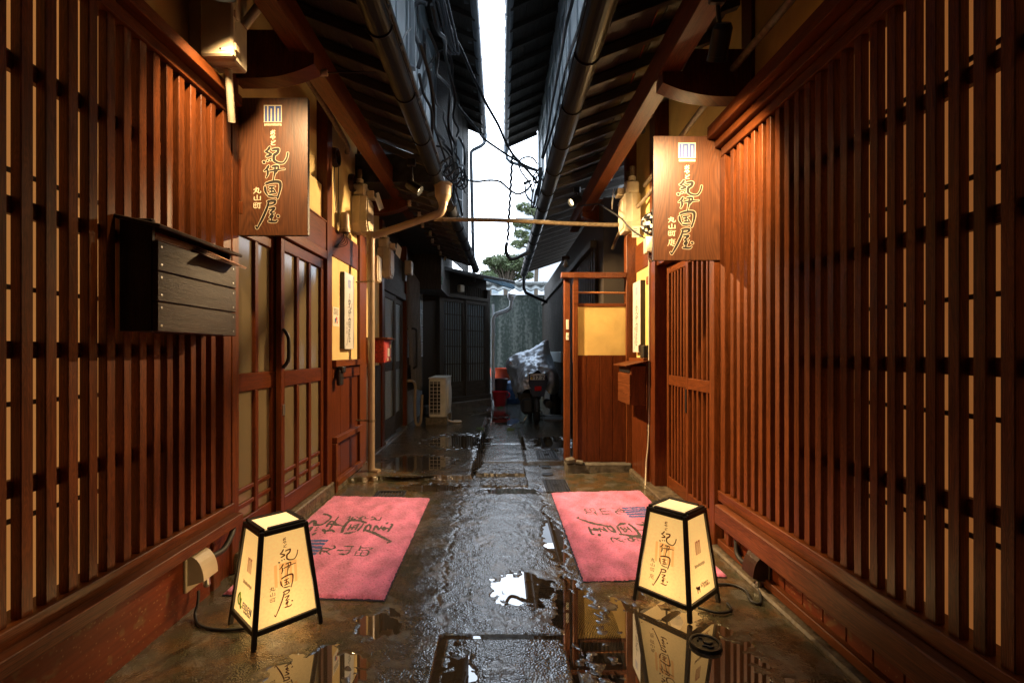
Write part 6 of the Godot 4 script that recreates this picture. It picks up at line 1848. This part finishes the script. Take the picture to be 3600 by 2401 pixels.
func build_far_things() -> void:
	# outdoor air-conditioning unit
	var t := thing("air_conditioner", "white outdoor air conditioner unit on a block beside the reed screen", "air conditioner", V(-1.05, 0.13, -7.75))
	span(t, "case", V(-0.845, 0.155, -7.37), V(-1.105, 0.745, -8.15), M.ac_white, 0.015)
	span(t, "top", V(-0.838, 0.746, -7.36), V(-1.112, 0.762, -8.16), M.ac_white, 0.006)
	span(t, "fin_recess", V(-0.93, 0.21, -7.366), V(-1.085, 0.70, -7.369), M.black, 0.0)
	for k in 9: span(t, "fin_bar", V(-0.925, 0.225 + k * 0.056, -7.356), V(-1.09, 0.232 + k * 0.056, -7.365), M.ac_white)
	for k in 2: span(t, "fin_upright", V(-0.97 - k * 0.06, 0.21, -7.358), V(-0.978 - k * 0.06, 0.70, -7.3655), M.ac_white)
	put(t, "fan_guard", lathe_mesh([Vector2(0.24, 0), Vector2(0.24, 0.02), Vector2(0.20, 0.035), Vector2(0.0, 0.04)], 24), M.ac_white, Transform3D(Basis(V(0, 0, 1), -PI / 2), V(-0.846, 0.45, -7.72)))
	tube(t, "drain_hose", [V(-0.86, 0.20, -7.5), V(-0.83, 0.10, -7.5), V(-0.72, 0.06, -7.55), V(-0.64, 0.055, -7.62), V(-0.66, 0.055, -7.7), V(-0.76, 0.055, -7.72)], 0.016, M.cream, 8)
	box(t, "valve", V(-0.86, 0.21, -7.45), V(0.05, 0.10, 0.05), M.ac_white, 0.008)
	t = thing("wooden_block", "pale wooden block under the air conditioner", "block", V(-1.03, 0, -7.6))
	span(t, "block", V(-0.83, 0.03, -7.40), V(-1.16, 0.154, -7.62), M.block, 0.006)
	span(t, "block", V(-0.83, 0.03, -7.95), V(-1.16, 0.154, -8.15), M.block, 0.006)
	# reed screen hanging askew
	t = thing("reed_screen", "ragged grey reed screen hung askew on the dark wall", "screen", V(-1.34, 2.35, -7.6))
	for k in 26:
		var u := k / 25.0
		var d := 7.10 + u * 0.95
		var y0 := 0.85 - 0.42 * u + 0.25 * pow(maxf(0.0, u - 0.6), 1.0) + (0.9 if u < 0.18 else 0.0) * (0.18 - u) * 3.0 + 0.03 * sin(k * 2.1)
		var lean := -0.08 + 0.10 * u
		bar(t, "reed_strip", V(-1.375, 2.42 - 0.10 * u, -d), V(-1.335 + 0.012 * sin(k * 1.7), y0, -d - lean), 0.036, 0.006, M.reed, 0.001)
	for y in [2.05, 1.72, 1.38, 1.0]: bar(t, "binding", V(-1.366 + (2.05 - y) * 0.01, y, -7.12), V(-1.362 + (2.05 - y) * 0.01, y - 0.06, -8.05), 0.008, 0.012, M.reed)
	t = thing("handrail", "black tubular handrail on the wall beside the frosted doors", "handrail", V(-1.32, 1.2, -7.2))
	tube(t, "rail", [V(-1.40, 1.50, -7.22), V(-1.31, 1.505, -7.22), V(-1.275, 1.485, -7.22), V(-1.265, 1.44, -7.22), V(-1.265, 0.98, -7.22), V(-1.275, 0.935, -7.22), V(-1.31, 0.915, -7.22), V(-1.40, 0.915, -7.22)], 0.018, M.black, 10)
	t = thing("drain_hose", "old hose hanging down the wall behind the air conditioner", "hose", V(-1.35, 0.3, -7.2))
	tube(t, "hose", [V(-1.40, 0.72, -7.20), V(-1.33, 0.72, -7.22), V(-1.29, 0.64, -7.24), V(-1.30, 0.35, -7.26), V(-1.29, 0.10, -7.28), V(-1.24, 0.06, -7.30), V(-1.22, 0.16, -7.35), V(-1.21, 0.50, -7.4)], 0.022, M.pipe, 10)
	t = thing("green_hook", "small green hook hanging on a cord under the left eave", "hook", V(-0.92, 1.95, -7.6))
	tube(t, "hook", [V(-0.945, 2.32, -7.6), V(-0.935, 2.33, -7.6), V(-0.925, 2.31, -7.6), V(-0.94, 2.24, -7.6), V(-0.935, 2.22, -7.6), V(-0.925, 2.23, -7.6)], 0.005, mat(lin(0.01, 0.16, 0.07), 0.5), 6)
	tube(t, "cord", [V(-0.935, 2.33, -7.6), V(-0.935, 2.68, -7.6)], 0.002, M.cable, 5, false)
	# buckets
	bucket("bucket", "red plastic bucket with side handle in front of the downpipe corner", V(-0.03, 0.03, -10.05), 0.115, 0.155, 0.31, M.red_plastic, true)
	bucket("bucket", "dark brown pot stacked between red and orange buckets", V(-0.03, 0.30, -10.45), 0.13, 0.185, 0.28, M.brown_plastic, false)
	t = thing("plant_stand", "grey stand under the dark brown pot", "stand", V(-0.03, 0, -10.45))
	lathe(t, "drum", V(-0.03, 0.0, -10.45), [Vector2(0.15, 0), Vector2(0.17, 0.26), Vector2(0.19, 0.28), Vector2(0.19, 0.299), Vector2(0, 0.299)], M.pipe_grey, 18)
	bucket("bucket", "orange bucket at the back against the stained wall", V(-0.02, 0.42, -11.3), 0.20, 0.26, 0.36, M.orange_plastic, false)
	t = thing("plant_stand", "low box under the orange bucket", "stand", V(-0.02, 0, -11.3))
	span(t, "box", V(-0.25, 0.0, -11.1), V(0.2, 0.419, -11.5), M.concrete, 0.01)
	t = thing("water_tub", "rounded blue plastic tub behind the red bucket", "tub", V(0.22, 0, -10.7))
	lathe(t, "tub", V(0.20, 0.02, -10.7), [Vector2(0, 0), Vector2(0.22, 0), Vector2(0.27, 0.12), Vector2(0.25, 0.32), Vector2(0.17, 0.46), Vector2(0.10, 0.50), Vector2(0, 0.50)], M.blue_plastic, 20)
	t = thing("plastic_bottle", "dim plastic bottle standing in the dark beside the scooter", "bottle", V(1.0, 0, -8.8))
	lathe(t, "bottle", V(0.985, 0.03, -8.8), [Vector2(0, 0), Vector2(0.10, 0), Vector2(0.105, 0.02), Vector2(0.10, 0.36), Vector2(0.05, 0.46), Vector2(0.04, 0.50), Vector2(0, 0.50)], mat(lin(0.03, 0.04, 0.045), 0.2), 14)
	build_scooter()

func bucket(called: String, label: String, at: Vector3, r0: float, r1: float, h: float, m: Material, ear: bool) -> void:
	var t := thing(called, label, "bucket", at, "buckets in the far corner")
	lathe(t, "shell", at, [Vector2(0, 0.004), Vector2(r0, 0.0), Vector2(r1 * 0.97, h * 0.92), Vector2(r1 * 1.05, h * 0.93), Vector2(r1 * 1.06, h), Vector2(r1 * 0.97, h), Vector2(r0 * 0.95, 0.02), Vector2(0, 0.02)], m, 24)
	if ear: tube(t, "handle", [at + V(r1, h * 0.9, 0), at + V(r1 + 0.045, h * 0.85, 0), at + V(r1 + 0.05, h * 0.68, 0), at + V(r1 * 0.9, h * 0.55, 0)], 0.012, m, 8)

func build_scooter() -> void:
	var t := thing("motor_scooter", "dark blue motor scooter seen from behind, plate and tail light showing", "scooter", V(0.56, 0.03, -8.1))
	var w := V(0.557, 0.245, -7.66)
	var tor := func(c: Vector3, R: float, r: float) -> Mesh:
		var st := begin()
		var p := PackedVector3Array()
		for k in 29: p.append(c + V(0, sin(TAU * k / 28) * R, cos(TAU * k / 28) * R))
		sweep(st, p, r, 10, 0.0, false)
		return st.commit()
	var wheel := put(t, "wheel", tor.call(w, 0.17, 0.05), M.tyre)
	put(wheel, "rim", lathe_mesh([Vector2(0, -0.03), Vector2(0.12, -0.03), Vector2(0.135, 0.0), Vector2(0.12, 0.03), Vector2(0, 0.03)], 20), M.steel, Transform3D(Basis(V(0, 0, 1), PI / 2), w))
	var front := put(t, "wheel", tor.call(V(0.53, 0.245, -8.85), 0.17, 0.05), M.tyre)
	put(front, "rim", lathe_mesh([Vector2(0, -0.03), Vector2(0.12, -0.03), Vector2(0.12, 0.03), Vector2(0, 0.03)], 20), M.steel, Transform3D(Basis(V(0, 0, 1), PI / 2), V(0.53, 0.245, -8.85)))
	prism(t, "rear_fairing", [Vector2(-0.17, 0.16), Vector2(0.17, 0.16), Vector2(0.11, -0.12), Vector2(0.07, -0.16), Vector2(-0.07, -0.16), Vector2(-0.11, -0.12)], 0.16, M.scooter_blue, Transform3D(Basis(), V(0.575, 0.62, -7.62)))
	box(t, "seat_body", V(0.56, 0.72, -8.0), V(0.28, 0.30, 0.75), M.scooter_blue, 0.06)
	box(t, "tail_light", V(0.575, 0.585, -7.53), V(0.11, 0.075, 0.03), M.red_lens, 0.008)
	var plate := box(t, "number_plate", V(0.565, 0.77, -7.515), V(0.225, 0.10, 0.004), mat(lin(0.62, 0.64, 0.62), 0.4), 0.001)
	letters(plate, "plate_number", "917 74", 0.085, mat(lin(0.02, 0.03, 0.05), 0.5), V(0.585, 0.755, -7.5125), V(1, 0, 0), V(0, 1, 0), true)
	box(plate, "plate_sticker", V(0.475, 0.745, -7.5125), V(0.03, 0.035, 0.001), mat(lin(0.7, 0.45, 0.03), 0.5), 0.0)
	box(t, "engine", V(0.42, 0.30, -7.75), V(0.20, 0.26, 0.34), M.rubber, 0.05)
	box(t, "engine", V(0.38, 0.45, -7.85), V(0.22, 0.16, 0.34), M.rubber, 0.05)
	lathe(t, "silencer", V(0.75, 0.33, -7.75), [Vector2(0, -0.2), Vector2(0.06, -0.19), Vector2(0.07, 0), Vector2(0.06, 0.19), Vector2(0, 0.2)], M.rubber, 14, V(PI / 2, 0, 0))
	tube(t, "centre_stand", [V(0.45, 0.22, -7.75), V(0.36, 0.05, -7.72), V(0.30, 0.04, -7.70)], 0.012, M.steel, 8)
	tube(t, "centre_stand", [V(0.64, 0.22, -7.75), V(0.68, 0.05, -7.72)], 0.012, M.steel, 8)
	tube(t, "footrest", [V(0.42, 0.50, -7.72), V(0.25, 0.50, -7.70)], 0.018, M.rubber, 8)
	tube(t, "brake_cable", [V(0.32, 0.50, -7.7), V(0.305, 0.3, -7.68), V(0.30, 0.06, -7.68)], 0.005, M.cable, 5)
	box(t, "front_shield", V(0.53, 0.65, -8.65), V(0.36, 0.7, 0.10), M.scooter_blue, 0.05)
	lathe(t, "handlebar", V(0.50, 1.0, -8.5), [Vector2(0, -0.33), Vector2(0.018, -0.33), Vector2(0.018, 0.33), Vector2(0, 0.33)], M.rubber, 8, V(0, 0, PI / 2))
	# the cover: rings of [x, y] from the left hem over the top to the right hem, back to front
	var c := thing("scooter_cover", "crumpled silver rain cover draped over the scooter", "cover", V(0.5, 0.4, -8.1))
	var rings := [
		[7.50, [[0.44, 0.60], [0.40, 0.68], [0.42, 0.78], [0.48, 0.84], [0.56, 0.86], [0.64, 0.85], [0.72, 0.80], [0.74, 0.70], [0.72, 0.60]]],
		[7.58, [[0.36, 0.55], [0.34, 0.68], [0.39, 0.82], [0.46, 0.90], [0.56, 0.93], [0.68, 0.91], [0.80, 0.84], [0.84, 0.66], [0.76, 0.50]]],
		[7.80, [[0.30, 0.46], [0.30, 0.66], [0.36, 0.85], [0.46, 0.95], [0.58, 1.00], [0.72, 0.97], [0.86, 0.86], [0.94, 0.66], [0.86, 0.46]]],
		[8.05, [[0.27, 0.40], [0.27, 0.66], [0.33, 0.88], [0.45, 0.99], [0.60, 1.04], [0.75, 1.01], [0.88, 0.90], [0.98, 0.68], [0.98, 0.52]]],
		[8.25, [[0.25, 0.36], [0.24, 0.66], [0.27, 0.95], [0.40, 1.04], [0.60, 1.10], [0.77, 1.12], [0.88, 1.00], [0.97, 0.74], [1.0, 0.60]]],
		[8.42, [[0.24, 0.34], [0.18, 0.70], [0.12, 0.97], [0.26, 1.09], [0.52, 1.17], [0.76, 1.30], [0.86, 1.14], [0.94, 0.86], [0.98, 0.66]]],
		[8.55, [[0.24, 0.36], [0.13, 0.74], [0.06, 0.93], [0.20, 1.10], [0.50, 1.20], [0.80, 1.365], [0.86, 1.20], [0.90, 0.90], [0.94, 0.66]]],
		[8.70, [[0.26, 0.40], [0.18, 0.74], [0.14, 0.92], [0.26, 1.05], [0.50, 1.12], [0.74, 1.20], [0.84, 1.08], [0.86, 0.85], [0.88, 0.6]]],
		[8.95, [[0.36, 0.36], [0.30, 0.60], [0.32, 0.80], [0.38, 0.90], [0.50, 0.94], [0.62, 0.92], [0.70, 0.82], [0.72, 0.6], [0.70, 0.4]]]]
	var nu := 64
	var nv := 70
	var cr := noise(66, 1.0, 3)
	var g := []
	for j in nv + 1:
		var fz := float(j) / nv * (rings.size() - 1)
		var k := mini(int(fz), rings.size() - 2)
		var s := fz - k
		var row := []
		for i in nu + 1:
			var fu := float(i) / nu * 8.0
			var a := mini(int(fu), 7)
			var e := fu - a
			var at := func(rr: int) -> Vector3:
				var q: Array = rings[rr][1]
				var p0 := Vector2(q[maxi(a - 1, 0)][0], q[maxi(a - 1, 0)][1])
				var p1 := Vector2(q[a][0], q[a][1])
				var p2 := Vector2(q[a + 1][0], q[a + 1][1])
				var p3 := Vector2(q[mini(a + 2, 8)][0], q[mini(a + 2, 8)][1])
				var m := p1.cubic_interpolate(p2, p0, p3, e)
				return V(m.x, m.y, -rings[rr][0])
			var p: Vector3 = at.call(k).lerp(at.call(k + 1), s)
			# creases: sharp ridges from folded noise
			var f1 := 1.0 - absf(cr.get_noise_3d(p.x * 3.0, p.y * 3.0, p.z * 3.0)) * 2.6
			var f2 := 1.0 - absf(cr.get_noise_3d(p.x * 8.0 + 30.0, p.y * 6.0, p.z * 7.0)) * 2.4
			var out := V(p.x - 0.56, p.y - 0.55, 0).normalized()
			row.append(p + out * (0.040 * f1 + 0.004 * f2 - 0.03) + V(0, 0, 0.03 * f1 if j < 12 else 0.0))
		g.append(row)
	var st := begin()
	st.set_smooth_group(0)
	for j in nv:
		for i in nu:
			for q in [[g[j][i], g[j][i + 1], g[j + 1][i + 1]], [g[j][i], g[j + 1][i + 1], g[j + 1][i]]]:
				var nn: Vector3 = (q[1] - q[0]).cross(q[2] - q[0])
				var out: Vector3 = q[0] - V(0.56, 0.55, -8.1)
				if nn.dot(out) > 0.0: q = [q[0], q[2], q[1]]
				for e in q: st.add_vertex(e)
	st.index()
	st.generate_normals()
	put(c, "sheet", st.commit(), M.silver)
